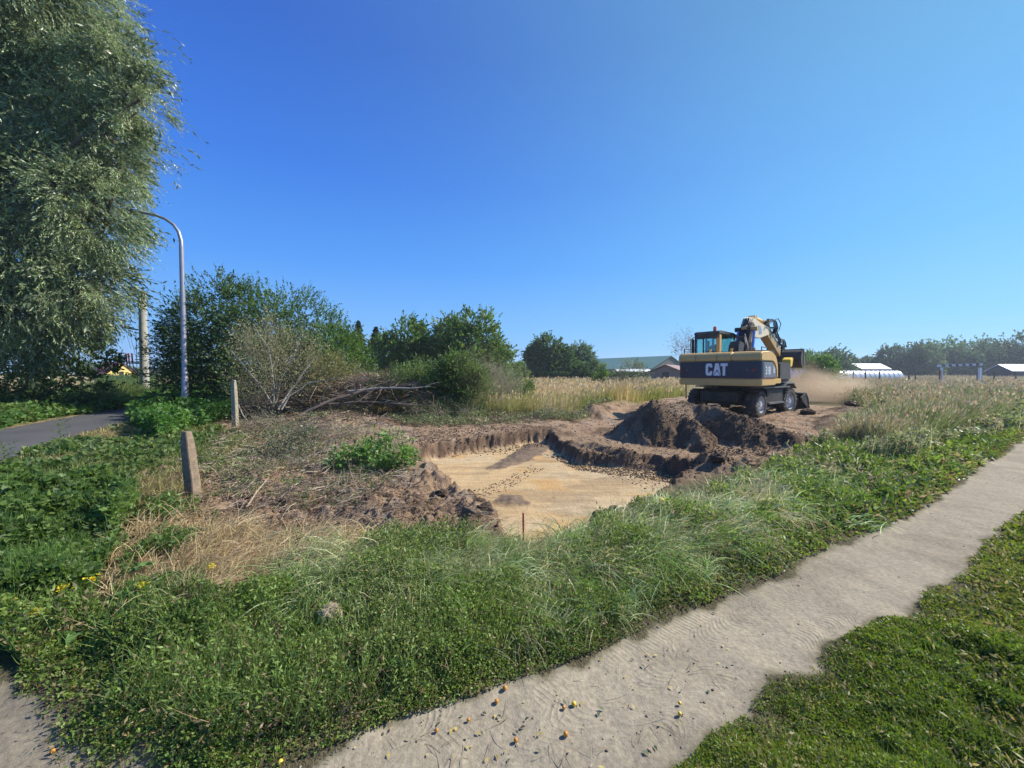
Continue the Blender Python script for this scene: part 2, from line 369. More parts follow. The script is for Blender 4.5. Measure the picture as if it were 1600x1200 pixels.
def build_road():
    # resample the centre line smoothly
    pts = []
    for i in range(len(road_c)-1):
        p0 = road_c[max(i-1, 0)]; p1 = road_c[i]; p2 = road_c[i+1]; p3 = road_c[min(i+2, len(road_c)-1)]
        for t in np.linspace(0, 1, 30, endpoint=False):
            pts.append(.5*((2*p1)+(-p0+p2)*t+(2*p0-5*p1+4*p2-p3)*t*t+(-p0+3*p1-3*p2+p3)*t**3))
    pts = np.array(pts); d = np.gradient(pts, axis=0); d /= np.linalg.norm(d, axis=1)[:, None]; nrm = np.stack([-d[:, 1], d[:, 0]], 1)
    cols = np.linspace(-1, 1, 13); V = []
    for i, p in enumerate(pts):
        for c in cols:
            w = ROAD_W+(.05*math.sin(i*.9)+.04*math.sin(i*2.3) if abs(c) == 1 else 0)
            q = p+nrm[i]*c*w; V.append((q[0], q[1], .015*(1-c*c)+.004))
    n = len(cols); F = [(i*n+j, i*n+j+1, (i+1)*n+j+1, (i+1)*n+j) for i in range(len(pts)-1) for j in range(n-1)]
    t = NT('asphalt'); tc = t.n('ShaderNodeTexCoord').outputs['Object']
    c = t.mix(t.ramp(t.noise(tc, .8, 4), [(.3, 0.), (.7, 1.)]), (.062, .062, .066), (.098, .096, .096))
    c = t.mix(1., c, t.ramp(t.noise(tc, 90, 3, .7), [(.3, .65), (.7, 1.4)]), 'MULTIPLY')
    t.bsdf(c, .85, 0, .3, bump=t.noise(tc, 120, 3, .7), bstr=.5, bdist=.006)
    o = raw_mesh('road', np.array(V), np.array(F)[:, ::-1], t.m, smooth=True)
    tag(o, 'narrow grey asphalt road curving away beside the willow', 'road', kind='structure')
build_road()

# ------------------------------------------------------------------ mesh builder
class MB:
    def __init__(s): s.v = []; s.f = []
    def add(s, vs, fs, M=None):
        b = len(s.v)
        for v in vs: s.v.append(tuple(M @ Vector(v)) if M is not None else tuple(v))
        for f in fs: s.f.append(tuple(b+i for i in f))
        return s
    def box(s, c, d, M=None):
        x, y, z = c; a, b, h = d[0]/2, d[1]/2, d[2]/2
        vs = [(x+i*a, y+j*b, z+k*h) for i in (-1, 1) for j in (-1, 1) for k in (-1, 1)]
        return s.add(vs, [(0,1,3,2),(4,6,7,5),(0,4,5,1),(2,3,7,6),(0,2,6,4),(1,5,7,3)], M)
    def prism(s, pts, a, b, axis='x', M=None):
        """pts: outline (u, w); extruded from a to b along axis: x -> (y,z), y -> (x,z), z -> (x,y)"""
        n = len(pts)
        def p(t, u, w): return {'x': (t, u, w), 'y': (u, t, w), 'z': (u, w, t)}[axis]
        vs = [p(a, *q) for q in pts]+[p(b, *q) for q in pts]
        fs = [tuple(range(n)), tuple(range(2*n-1, n-1, -1))]+[(i, i+n, (i+1) % n+n, (i+1) % n) for i in range(n)]
        return s.add(vs, fs, M)
    def tube(s, pts, r, n=8, M=None, cap=True):
        pts = [Vector(p) for p in pts]; rs = r if isinstance(r, (list, tuple)) else [r]*len(pts)
        vs = []; prev = None
        for i, p in enumerate(pts):
            d = (pts[min(i+1, len(pts)-1)]-pts[max(i-1, 0)]); d = d.normalized() if d.length > 1e-9 else Vector((0, 0, 1))
            if prev is None: u = d.orthogonal().normalized()
            else:
                u = prev-d*prev.dot(d); u = u.normalized() if u.length > 1e-6 else d.orthogonal().normalized()
            prev = u; w = d.cross(u)
            for k in range(n):
                a = 2*math.pi*k/n; vs.append(p+(u*math.cos(a)+w*math.sin(a))*rs[i])
        m = len(pts); fs = [(i*n+k, i*n+(k+1) % n, (i+1)*n+(k+1) % n, (i+1)*n+k) for i in range(m-1) for k in range(n)]
        if cap: fs += [tuple(range(n-1, -1, -1)), tuple((m-1)*n+k for k in range(n))]
        return s.add(vs, fs, M)
    def lathe(s, prof, c=(0,0,0), axis='x', n=32, M=None):
        """prof: (radius, along)"""
        vs = []
        for r, t in prof:
            for k in range(n):
                a = 2*math.pi*k/n; u, w = r*math.cos(a), r*math.sin(a)
                v = {'x': (t, u, w), 'z': (u, w, t), 'y': (u, t, w)}[axis]; vs.append((v[0]+c[0], v[1]+c[1], v[2]+c[2]))
        m = len(prof); fs = [(i*n+k, i*n+(k+1) % n, (i+1)*n+(k+1) % n, (i+1)*n+k) for i in range(m-1) for k in range(n)]
        if prof[0][0] > 1e-6: fs.append(tuple(range(n-1, -1, -1)))
        if prof[-1][0] > 1e-6: fs.append(tuple((m-1)*n+k for k in range(n)))
        return s.add(vs, fs, M)
    def build(s, name, mat, parent=None, bevel=0, smooth=False, xf=None, loc=None, rz=0, seg=2):
        me = bpy.data.meshes.new(name); me.from_pydata([tuple(xf @ Vector(v)) if xf is not None else v for v in s.v], [], s.f)
        bm = bmesh.new(); bm.from_mesh(me); bmesh.ops.recalc_face_normals(bm, faces=bm.faces)
        if bevel:
            ed = [e for e in bm.edges if len(e.link_faces) == 2 and e.calc_face_angle(0) > .5]
            bmesh.ops.bevel(bm, geom=ed, offset=bevel, segments=seg, affect='EDGES', clamp_overlap=True)
        bm.to_mesh(me); bm.free()
        if smooth:
            me.polygons.foreach_set('use_smooth', [True]*len(me.polygons))
            me.set_sharp_from_angle(angle=R_(38))
        me.materials.append(mat); o = bpy.data.objects.new(name, me); C.objects.link(o)
        if parent: o.parent = parent
        if loc: o.location = loc
        if rz: o.rotation_euler = (0, 0, rz)
        return o
def hz(x, y): return float(H(np.array([x]), np.array([y]))[0])

# ------------------------------------------------------------------ excavator
def build_excavator():
    def paint(name, col, rough=.42, dust=.35):
        t = NT(name); tc = t.n('ShaderNodeTexCoord').outputs['Object']; nz = t.noise(tc, 3.5, 6, .7)
        c = t.mix(t.ramp(nz, [(.42, 0.), (.75, dust)]), col, (.30, .25, .19)); t.bsdf(c, t.ramp(nz, [(.3, rough), (.7, rough+.25)]), 0, .45, bump=t.noise(tc, 30, 3), bstr=.05, bdist=.01); return t.m
    yellow = paint('machine_yellow', (.62, .40, .10)); cream = paint('machine_cream', (.63, .39, .125)); dark = paint('machine_black', (.022, .022, .028), .5, .25)
    band = paint('machine_band', (.022, .026, .045), .32, .12); rubber = paint('tyre_rubber', (.03, .03, .032), .8, .75)
    steel = simple('worn_steel', (.16, .15, .145), .5, .5); chrome = simple('cylinder_rod', (.30, .42, .72), .2, .6, var=.08)
    white = simple('decal_white', (.75, .76, .78), .5, var=.06); hose = simple('hydraulic_hose', (.015, .015, .017), .45)
    rimm = simple('rim_paint', (.52, .52, .53), .5); red = simple('red_lens', (.16, .02, .02), .3); orange = simple('beacon_lens', (.75, .13, .03), .3)
    bright = simple('lamp_yellow', (.80, .52, .05), .45); grime = simple('bucket_steel', (.085, .07, .06), .65, .35)
    gl = NT('cab_glass'); g1 = gl.n('ShaderNodeBsdfTransparent', {0: (.70, .88, .86, 1)}); g2 = gl.n('ShaderNodeBsdfGlossy', {'Roughness': .03, 0: (.8, .9, .9, 1)})
    mxs = gl.n('ShaderNodeMixShader', {0: .13}); gl.t.links.new(g1.outputs[0], mxs.inputs[1]); gl.t.links.new(g2.outputs[0], mxs.inputs[2]); gl.t.links.new(mxs.outputs[0], gl.out.inputs[0]); glass = gl.m
    ox, oy = 8.83, 14.75; gz = .04
    root = empty('excavator', (ox, oy, gz), 0, 'yellow and black wheeled excavator digging behind the dark soil mound', 'excavator')
    U = Matrix.Rotation(-R_(54), 4, 'Z'); S = Matrix.Rotation(-R_(48), 4, 'Z')
    # ---- undercarriage (x right, y forward)
    m = MB(); m.prism([(-1.05, .62), (-.9, .46), (.9, .46), (1.05, .62), (1.05, .86), (-1.05, .86)], -.45, .45, 'x')
    m.box((0, 0, .95), (1.5, 1.6, .22)); m.box((0, -1.25, .56), (1.9, .26, .26)); m.box((0, 1.25, .56), (1.9, .26, .26))
    m.tube([(-.9, -1.25, .52), (.9, -1.25, .52)], .13, 10); m.tube([(-.9, 1.25, .52), (.9, 1.25, .52)], .13, 10)
    m.box((0, -1.6, .72), (1.3, .5, .34)); m.box((0, 1.65, .78), (1.1, .5, .3))
    m.build('undercarriage', dark, root, .02, xf=U)
    m = MB()
    for s in (-1, 1): m.prism([(-.66, .42), (.62, .42), (.72, .5), (.72, .98), (-.74, .98), (-.74, .5)], s*.6, s*1.13, 'x')
    m.build('tool_box', dark, root, .03, xf=U)
    m = MB()
    for s in (-1, 1):
        m.box((s*1.0, 0, 1.03), (.42, 2.3, .05)); m.box((s*1.15, 0, .47), (.08, 1.35, .07))
        m.prism([(.55, 1.01), (.9, 1.18), (1.55, 1.18), (1.85, .98), (1.85, .94), (1.53, 1.13), (.92, 1.13), (.58, .97)], s*.72, s*1.2, 'x')
    m.build('fender', paint('fender_grey', (.12, .12, .13), .35, .5), root, .008, xf=U)
    m = MB(); m.lathe([(.62, 1.02), (.62, 1.26)], n=28, axis='z'); m.build('slewing_ring', dark, root, xf=U)
    # wheels
    for sx in (-1, 1):
        for sy in (-1, 1):
            w = bpy.data.objects.new('wheel', None); C.objects.link(w); w.parent = root; w.empty_display_size = .2
            T = U @ Matrix.Translation((sx*1.03, sy*1.28, .47))
            if sy == 1: T = T @ Matrix.Rotation(R_(-7), 4, 'Z')
            T = T @ Matrix.Scale(.93 if sy < 0 else .98, 4)
            ty = MB(); ro, hw = .505, .17
            ty.lathe([(.30, -hw*.8), (.33, -hw), (.43, -hw*1.06), (.475, -hw*.98), (.485, -hw*.6), (.485, hw*.6), (.475, hw*.98), (.43, hw*1.06), (.33, hw), (.30, hw*.8), (.30, -hw*.8)], n=48)
            for k in range(20):
                for sg in (-1, 1):
                    a = 2*math.pi*(k+(.5 if sg > 0 else 0))/20; Mx = Matrix.Rotation(a, 4, 'X') @ Matrix.Translation((sg*.095, 0, .487)) @ Matrix.Rotation(sg*.45, 4, 'Z')
                    ty.box((0, 0, 0), (.19, .062, .05), Mx)
            ty.build('tyre', rubber, w, xf=T, smooth=True)
            rm = MB(); o_ = sx
            rm.lathe([(.0, o_*.06), (.10, o_*.06), (.12, o_*.10), (.20, o_*.11), (.235, o_*.05), (.29, o_*.05), (.31, o_*.15), (.30, o_*.16), (.27, o_*.03), (.1, o_*.0)], n=32)
            rm.lathe([(.0, o_*.16), (.085, o_*.16), (.10, o_*.12), (.10, o_*.05)], n=20)
            for k in range(8):
                a = 2*math.pi*k/8; rm.box((o_*.12, .16*math.cos(a), .16*math.sin(a)), (.035, .035, .035))
            rm.build('rim', rimm, w, xf=T, smooth=True)
    # front blade
    m = MB()
    prof = [(2.18, .98), (2.30, .86), (2.36, .62), (2.36, .38), (2.44, .12), (2.5, .12), (2.42, .38), (2.42, .64), (2.36, .9), (2.24, 1.02)]
    bl = lambda y, z: (2.65+(y-2.18)*1.9, .02+(z-.12)*.82)
    m.prism([bl(y, z) for y, z in prof], -1.2, 1.2, 'x')
    for s in (-1, 1): m.prism([bl(*q) for q in [(1.98, .80), (2.2, .98), (2.38, .66), (2.44, .12), (2.24, .4), (2.05, .6)]], s*1.19, s*1.23, 'x'); m.box((s*.5, 2.3, .45), (.14, 1.2, .16))
    m.build('dozer_blade', dark, root, .006, xf=U)
    m = MB(); m.box((0, 3.26, .06), (2.44, .03, .14)); m.tube([(1.24, 2.75, .72), (1.24, 3.0, .5), (1.24, 3.05, .25), (1.24, 3.26, .02)], .018, 6); m.build('cutting_edge', steel, root, xf=U)
    # ---- superstructure
    m = MB(); m.box((0, -.2, 1.27), (2.4, 3.2, .12)); m.box((0, .7, 1.38), (.7, 1.5, .3)); m.build('turntable_frame', dark, root, .02, xf=S)
    def body(z0, z1, inset=0.0, y1=-.35, name='', mat=None, rr=.16):
        """rounded-corner slab across the rear"""
        hw_ = 1.325-inset; yb = -2.52+inset; pts = [(hw_, y1), (-hw_, y1)]
        for k in range(7):
            a = math.pi/2*k/6; pts.append((-hw_+rr-rr*math.cos(a), yb+rr-rr*math.sin(a)))
        for k in range(7):
            a = math.pi/2*k/6; pts.append((hw_-rr+rr*math.sin(a), yb+rr-rr*math.cos(a)))
        mm = MB(); mm.prism(pts, z0, z1, 'z'); return mm
    body(1.12, 1.36, 0, -.9).build('counterweight', cream, root, .03, xf=S, smooth=True)
    body(1.36, 1.40, .012, -.9).build('pinstripe', simple('pinstripe_mauve', (.10, .03, .05), .4), root, xf=S)
    body(1.40, 1.93, .006, -2.2).build('rear_band', band, root, xf=S, smooth=True)
    # upper hood with rounded top edge, dropping in a curve at the right side
    hoodp = [(-2.5, 1.93), (-2.52, 2.0), (-2.5, 2.14), (-2.44, 2.21), (-2.3, 2.25), (-1.7, 2.28), (-1.45, 2.27), (-1.2, 2.24), (-.98, 2.17), (-.80, 2.05), (-.68, 1.88), (-.62, 1.65), (-.6, 1.36), (-.76, 1.36), (-.80, 1.62), (-.9, 1.76), (-1.06, 1.88), (-1.3, 1.93), (-2.3, 1.93)]
    m = MB(); m.prism(hoodp, .45, 1.32, 'x'); m.build('side_cowl', cream, root, .035, xf=S, smooth=True, seg=3)
    m = MB(); m.prism([(-2.5, 1.93), (-2.52, 2.0), (-2.5, 2.14), (-2.44, 2.21), (-2.3, 2.25), (-1.2, 2.25), (-1.2, 1.4), (-2.2, 1.4), (-2.2, 1.93)], -1.32, .45, 'x'); m.build('engine_hood', cream, root, .03, xf=S, smooth=True, seg=3)
    m = MB(); m.prism([(-2.25, 1.38), (-.8, 1.38), (-.82, 1.6), (-.92, 1.74), (-1.08, 1.83), (-1.32, 1.905), (-2.25, 1.905)], .5, 1.306, 'x'); m.build('side_panel', paint('panel_sunlit', (.13, .15, .19), .3, .2), root, xf=S)  # dark decal panel, its colour lightened to stand for sun on it
    m = MB(); m.box((.9, -.62, 1.26), (.84, .8, .18)); m.build('side_step', yellow, root, .02, xf=S)
    m = MB(); m.box((.92, .45, 1.6), (.75, 1.5, .66)); m.build('fuel_tank', dark, root, .05, xf=S)
    # lettering: the three large letters on the rear band
    m = MB(); yb = -2.5165; ext = .012
    def letter(pts): m.prism([(.02+(u)*.80, 1.455+(w-1.535)*1.38) for u, w in pts], yb, yb-ext, 'y')
    x0 = -.47; z0 = 1.535; h = .30
    def arc(cx, cz, rx, rz, a0, a1, n=10): return [(cx+rx*math.cos(a0+(a1-a0)*i/n), cz+rz*math.sin(a0+(a1-a0)*i/n)) for i in range(n+1)]
    # C: thick ring open to the right
    co = [(.27, .20), (.27, .25), (.23, .30), (.05, .30), (0, .25), (0, .05), (.05, 0), (.23, 0), (.27, .05), (.27, .11), (.175, .11), (.175, .085), (.16, .07), (.12, .07), (.10, .09), (.10, .21), (.12, .23), (.16, .23), (.175, .215), (.175, .20)]
    letter([(x0+u, z0+w) for u, w in co])
    xa = x0+.285                                                       # A without its lower triangle
    letter([(xa+u, z0+w) for u, w in [(.02, 0), (.105, .30), (.245, .30), (.33, 0), (.275, .05), (.175, .155), (.075, .05)]])
    xt = x0+.60
    letter([(xt+u, z0+w) for u, w in [(0, .23), (0, .30), (.27, .30), (.27, .23), (.185, .23), (.185, 0), (.085, 0), (.085, .23)]])
    letter([(xa+u, z0+w) for u, w in [(.045, 0), (.175, .112), (.305, 0)]])   # light triangle at the foot
    m.build('lettering', white, root, xf=S)
    fc = bpy.data.curves.new('model_number', 'FONT'); fc.body = '318'; fc.size = .36; fc.extrude = .004; fc.align_x = 'LEFT'; fc.offset = .006
    fo = bpy.data.objects.new('model_number_source', fc); C.objects.link(fo); dg = bpy.context.evaluated_depsgraph_get()
    me = bpy.data.meshes.new_from_object(fo.evaluated_get(dg)); bpy.data.objects.remove(fo)
    fo = bpy.data.objects.new('model_number', me); C.objects.link(fo); fo.parent = root; me.materials.append(white)
    me.transform(S @ Matrix.Translation((1.312, -2.05, 1.50)) @ Matrix.Rotation(math.pi/2, 4, 'Z') @ Matrix.Rotation(math.pi/2, 4, 'X'))
    m = MB(); m.box((1.311, -1.12, 1.66), (.006, .07, .24)); m.box((1.311, -1.02, 1.62), (.006, .05, .18)); m.build('side_mark', white, root, xf=S)
    for xx in (-1.17, 1.1):
        m = MB(); m.lathe([(.06, -2.53), (.06, -2.505), (.05, -2.5)], c=(xx, 0, 1.63), axis='y', n=16); m.build('tail_light', red, root, xf=S)
        m = MB(); m.box((xx+.17*(1 if xx < 0 else -1), -2.52, 1.64), (.05, .02, .06)); m.build('reflector', steel, root, xf=S)
    for xx in (-.42, .28):
        m = MB(); m.box((xx, -2.0, 2.31), (.06, .06, .12)); m.box((xx, -2.0, 2.36), (.09, .07, .05)); m.build('hood_latch', cream, root, .008, xf=S)
    m = MB(); m.tube([(-.1, -2.45, 1.14), (-.1, -2.45, 1.06), (-.02, -2.45, 1.06), (-.02, -2.45, 1.14)], .018, 6); m.build('tow_eye', steel, root, xf=S)
    for k in range(6):
        m = MB(); m.box((.98, -2.05+.16*k, 2.283), (.5, .05, .012)); m.build('vent', dark, root, xf=S)
    for sx_ in (0, -.7):
        m = MB(); m.box((sx_, -2.52, 2.05), (.010, .012, .2)); m.build('panel_seam', dark, root, xf=S)
    m = MB(); m.tube([(-1.2, -2.3, 2.25), (-1.2, -2.3, 2.42), (-1.2, -1.3, 2.42), (-1.2, -1.3, 2.25)], .018, 6); m.build('handrail', dark, root, xf=S)
    m = MB(); m.tube([(1.15, -1.9, 2.27), (1.15, -1.9, 2.40), (1.15, -1.3, 2.40), (1.15, -1.3, 2.25)], .016, 6); m.build('handrail', dark, root, xf=S)
    m = MB(); m.tube([(.7, -1.5, 2.27), (.7, -1.5, 2.52), (.7, -1.56, 2.62)], .05, 10); m.build('exhaust_pipe', steel, root, xf=S, smooth=True)
    # cab
    cx0, cx1, cy0, cy1, cz0, cz1 = -1.42, -.50, -.95, .92, 1.3, 3.12
    cab = MB(); pw = .085
    def post(x, y, x2, y2, w=pw, zlo=cz0, zhi=cz1-.06): cab.prism([(x-w/2, y-w/2), (x+w/2, y-w/2), (x+w/2, y+w/2), (x-w/2, y+w/2)], zlo, zhi, 'z')
    cab.box(((cx0+cx1)/2, cy0+.04, 1.75), (cx1-cx0, .07, .95)); cab.box(((cx0+cx1)/2, cy0+.05, 2.96), (cx1-cx0-.02, .09, .2))
    cab.box((cx1-.03, (cy0+cy1)/2, 1.62), (.06, cy1-cy0-.08, .7)); cab.box((cx0+.03, (cy0+cy1)/2, 1.62), (.06, cy1-cy0-.08, .7)); cab.box(((cx0+cx1)/2, cy1-.05, 1.5), (cx1-cx0-.1, .06, .4))
    post(cx0+.05, cy0+.06, 0, 0); post(cx0+.33, cy0+.06, 0, 0, .05); post(cx0+.05, cy1-.1, 0, 0, .07); post(cx0+.05, .1, 0, 0, .06); post(cx1-.05, cy1-.1, 0, 0, .07)
    cab.build('cab', dark, root, .012, xf=S)
    m = MB(); m.prism([(cx1-.12, cy0+.005), (cx1+.01, cy0+.005), (cx1+.01, cy0+.24), (cx1-.12, cy0+.24)], 2.2, 3.02, 'z'); m.build('cab_pillar', cream, root, .03, xf=S)
    m = MB(); m.prism([(cy0-.02, 3.03), (cy0+.03, 3.12), (cy0+.2, 3.16), (.6, 3.15), (.78, 3.12), (.82, 3.03)], cx0-.01, cx1+.01, 'x')
    m.prism([(.6, 3.05), (.7, 3.10), (1.12, 3.05), (1.18, 2.98), (.9, 2.99)], cx0+.04, cx1+.06, 'x'); m.build('cab_roof', paint('roof_black', (.03, .028, .028), .4, .5), root, .02, xf=S)
    def pane(pts3): q = MB(); q.add(pts3, [(0, 1, 2, 3)]); n = (Vector(pts3[1])-Vector(pts3[0])).cross(Vector(pts3[2])-Vector(pts3[0])).normalized()*.008; q.add([Vector(p)+n for p in pts3], [(3, 2, 1, 0)]); q.build('window', glass, root, xf=S)
    yb2 = cy0+.03
    pane([(cx0+.08, yb2, 2.2), (cx0+.31, yb2, 2.2), (cx0+.31, yb2, 2.87), (cx0+.08, yb2, 2.87)]); pane([(cx0+.36, yb2, 2.2), (cx1-.13, yb2, 2.2), (cx1-.13, yb2, 2.87), (cx0+.36, yb2, 2.87)])
    pane([(cx1-.02, cy0+.26, 2.0), (cx1-.02, cy1-.14, 2.0), (cx1-.02, cy1-.14, 3.02), (cx1-.02, cy0+.26, 3.02)])
    pane([(cx0+.02, cy0+.1, 2.0), (cx0+.02, .06, 2.0), (cx0+.02, .06, 3.02), (cx0+.02, cy0+.1, 3.02)]); pane([(cx0+.02, .14, 2.0), (cx0+.02, cy1-.14, 2.0), (cx0+.02, cy1-.14, 3.02), (cx0+.02, .14, 3.02)])
    pane([(cx0+.08, cy1-.06, 1.7), (cx1-.08, cy1-.06, 1.7), (cx1-.08, cy1-.06, 3.02), (cx0+.08, cy1-.06, 3.02)])
    m = MB(); m.box((-.96, -.25, 2.1), (.5, .14, .75)); m.box((-.96, -.27, 2.55), (.28, .1, .18)); m.box((-.96, .02, 1.82), (.5, .5, .14)); m.build('seat', simple('seat_fabric', (.02, .02, .022), .8), root, .04, xf=S)
    m = MB(); m.lathe([(.055, 3.16), (.06, 3.2), (.06, 3.27), (.05, 3.31), (0, 3.33)], c=(-.72, -.78, 0), axis='z', n=16); m.build('beacon', orange, root, xf=S, smooth=True)
    m = MB(); m.tube([(-1.42, .95, 2.2), (-1.62, 1.0, 2.35), (-1.62, 1.0, 2.9)], .015, 6); m.box((-1.66, .98, 2.72), (.16, .05, .42)); m.build('mirror', dark, root, .01, xf=S)
    m = MB(); m.tube([(-1.44, -.9, 2.1), (-1.56, -.92, 2.2), (-1.56, -.92, 2.85), (-1.44, -.9, 2.95)], .02, 6); m.build('handrail', dark, root, xf=S)
    m = MB(); m.box((-1.5, -.86, 2.5), (.05, .16, .75)); m.build('door_edge', dark, root, .01, xf=S)
    m = MB(); m.prism([(-.9, 2.24), (-.2, 2.24), (-.2, 2.34), (-.85, 2.34)], -.45, 1.1, 'x'); m.tube([(.42, -.9, 2.26), (.22, -.55, 2.85), (-.05, -.55, 2.9)], .035, 6); m.tube([(.52, -1.0, 2.26), (.16, -.3, 3.0)], .028, 6); m.build('guard_rail', dark, root, .01, xf=S)
    m = MB(); m.prism([(-.55, 2.2), (.2, 2.2), (.3, 2.5), (.15, 2.72), (-.3, 2.75), (-.5, 2.55)], -.33, .02, 'x'); m.build('boom_bracket', dark, root, .03, xf=S)
    # boom: lower section rises steeply, upper plate reaches forward, stick comes down
    SB = S @ Matrix.Translation((0, 0, 1.75)) @ Matrix.Diagonal((1, .95, .915, 1)) @ Matrix.Translation((0, 0, -1.75))
    BX = -.10                                       # lateral position of the boom plane
    lower = [(.30, 1.75), (.62, 1.8), (.92, 2.6), (1.05, 3.25), (1.30, 3.62), (1.0, 3.78), (.70, 3.55), (.52, 3.2), (.28, 2.4)]
    m = MB(); m.prism(lower, BX-.17, BX+.17, 'x'); m.build('lower_boom', dark, root, .02, xf=SB)
    m = MB(); m.prism([(.66, 2.0), (.95, 2.6), (1.08, 3.2), (1.22, 3.5), (1.0, 3.5), (.82, 3.1), (.6, 2.4)], BX+.172, BX+.185, 'x'); m.build('boom_side_plate', cream, root, xf=SB)
    upper = [(.86, 3.72), (1.08, 3.30), (1.42, 3.08), (2.05, 3.10), (3.25, 3.32), (3.45, 3.42), (3.42, 3.62), (3.1, 3.72), (2.2, 3.80), (1.45, 3.92), (1.05, 3.92)]
    m = MB(); m.prism(upper, BX-.16, BX+.16, 'x'); m.build('upper_boom', paint('boom_sunlit', (.74, .62, .42), .45, .3), root, .02, xf=SB)  # machine yellow paled: sunlight on the boom is put into the paint
    m = MB(); m.prism([(1.75, 3.66), (1.85, 3.26), (2.25, 3.32), (2.2, 3.5), (2.05, 3.64)], BX+.161, BX+.168, 'x'); m.build('boom_emblem', simple('emblem_blue_grey', (.22, .30, .42), .4), root, xf=SB)
    def cyl(name, a, b, frac, r1, r2, mat1=dark):
        a, b = Vector(a), Vector(b); mid = a.lerp(b, frac)
        q = MB(); q.tube([a, mid], r1, 12); q.tube([mid-(mid-a).normalized()*.05, mid+(b-a).normalized()*.04], r1*1.2, 12); q.tube([a-Vector((r1*1.2, 0, 0)), a+Vector((r1*1.2, 0, 0))], r1*1.1, 10)
        cy = q.build(name, mat1, root, xf=SB, smooth=True)
        q = MB(); q.tube([b-Vector((r1*1.4, 0, 0)), b+Vector((r1*1.4, 0, 0))], r1*1.15, 10); q.build('rod_eye', mat1, cy, xf=SB, smooth=True); q = MB(); q.tube([mid, b], r2, 12); q.build('rod', chrome, cy, xf=SB, smooth=True)
    for s in (-1, 1): cyl('hoist_cylinder', (BX+s*.30, .42, 1.9), (BX+s*.28, .78, 3.42), .42, .085, .05, cream if s > 0 else dark)
    cyl('boom_adjust_cylinder', (BX, .55, 3.45), (BX, 1.75, 4.02), .6, .075, .045, cream)
    # stick
    st = [(3.25, 3.72), (3.55, 3.68), (5.55, 2.75), (5.72, 2.5), (5.55, 2.35), (5.3, 2.36), (3.3, 3.22), (3.08, 3.45)]
    m = MB(); m.prism(st, BX-.19, BX+.15, 'x'); m.build('stick', paint('stick_shaded', (.40, .27, .11), .5, .35), root, .015, xf=SB)  # duller than the machine yellow, shade on the stick painted in
    cyl('stick_cylinder', (BX, 1.5, 3.98), (BX, 3.25, 3.92), .72, .10, .05, cream)
    m = MB(); m.tube([(BX, 3.15, 3.5), (BX, 3.3, 3.92)], .09, 8); m.prism([(3.0, 3.5), (3.05, 3.95), (3.4, 4.0), (3.55, 3.68)], BX-.11, BX+.11, 'x'); m.build('stick_bracket', dark, root, .02, xf=SB)
    cyl('bucket_cylinder', (BX, 3.7, 3.78), (BX, 5.1, 3.05), .6, .07, .04)
    # linkage and bucket
    m = MB(); m.box((BX, 5.15, 3.0), (.3, .16, .26)); m.tube([(BX-.14, 5.1, 3.05), (BX-.14, 5.85, 2.85)], .05, 6); m.tube([(BX+.14, 5.1, 3.05), (BX+.14, 5.85, 2.85)], .05, 6)
    m.prism([(5.4, 2.6), (5.5, 2.85), (5.95, 2.9), (6.15, 2.5), (5.9, 2.25), (5.5, 2.25)], BX-.2, BX+.2, 'x'); m.tube([(BX-.3, 4.4, 2.55), (BX-.2, 5.2, 2.2)], .06, 6); m.box((BX-.26, 4.35, 2.62), (.1, .3, .1)); m.build('linkage', dark, root, .012, xf=SB)
    bw = .95; by, bz_ = 5.7, 2.33
    prof = []
    for k in range(11):
        a = R_(100+150*k/10); prof.append((by+.15+.55*math.cos(a)*1.0, bz_-.1+.48*math.sin(a)))
    inner = [(by+.15+.52*math.cos(R_(100+150*k/10)), bz_-.1+.45*math.sin(R_(100+150*k/10))) for k in range(10, -1, -1)]
    m = MB(); m.prism(prof+inner, BX-bw, BX+bw, 'x')
    for s in (-1, 1): m.prism(prof+[(by+.35, bz_-.25), (by+.35, bz_+.2)], BX+s*bw, BX+s*(bw-.04), 'x')
    bk = m.build('bucket', grime, root, .006, xf=SB)
    m = MB(); m.tube([(BX-bw, by+.05, bz_+.38), (BX+bw, by+.05, bz_+.38)], .035, 8); m.box((BX+bw+.01, by+.1, bz_), (.03, .12, .8)); m.build('lip', steel, bk, xf=SB)
    # hoses
    rng = random.Random(5); m = MB()
    for k in range(7):
        xo = BX-.14+.045*k
        m = MB(); m.tube([(xo, .18, 2.15), (xo, .14, 2.6), (xo, .42, 3.15), (xo+.01, .62, 3.6), (xo, .95, 3.9+.05*rng.random()), (xo, 1.25, 3.98)], .019, 6); m.build('hydraulic_hose', hose, root, xf=SB, smooth=True)
    for k in range(5):
        xo = BX+.15+.035*k; a = rng.uniform(-.05, .05)
        m = MB(); m.tube([(xo, 2.75, 3.75), (xo+.02, 3.2, 4.02+a), (xo+.05, 3.75, 4.0+a), (xo+.04, 4.02, 3.7), (xo, 3.85, 3.45)], .017, 6); m.build('hydraulic_hose', hose, root, xf=SB, smooth=True); m = MB()
        m.tube([(xo-.06, 3.6, 3.72), (xo-.04, 4.1, 3.68+a), (xo-.05, 4.7, 3.3), (xo-.05, 5.1, 3.22+a), (xo-.02, 5.6, 3.2+a), (xo, 5.8, 2.85)], .017, 6); m.build('hydraulic_hose', hose, root, xf=SB, smooth=True)
    m = MB(); m.tube([(BX+.3, 3.1, 3.95), (BX+.4, 3.7, 4.12), (BX+.42, 4.1, 3.9), (BX+.35, 4.1, 3.6), (BX+.25, 3.75, 3.4)], .017, 6); m.build('hydraulic_hose', hose, root, xf=SB, smooth=True); m = MB()
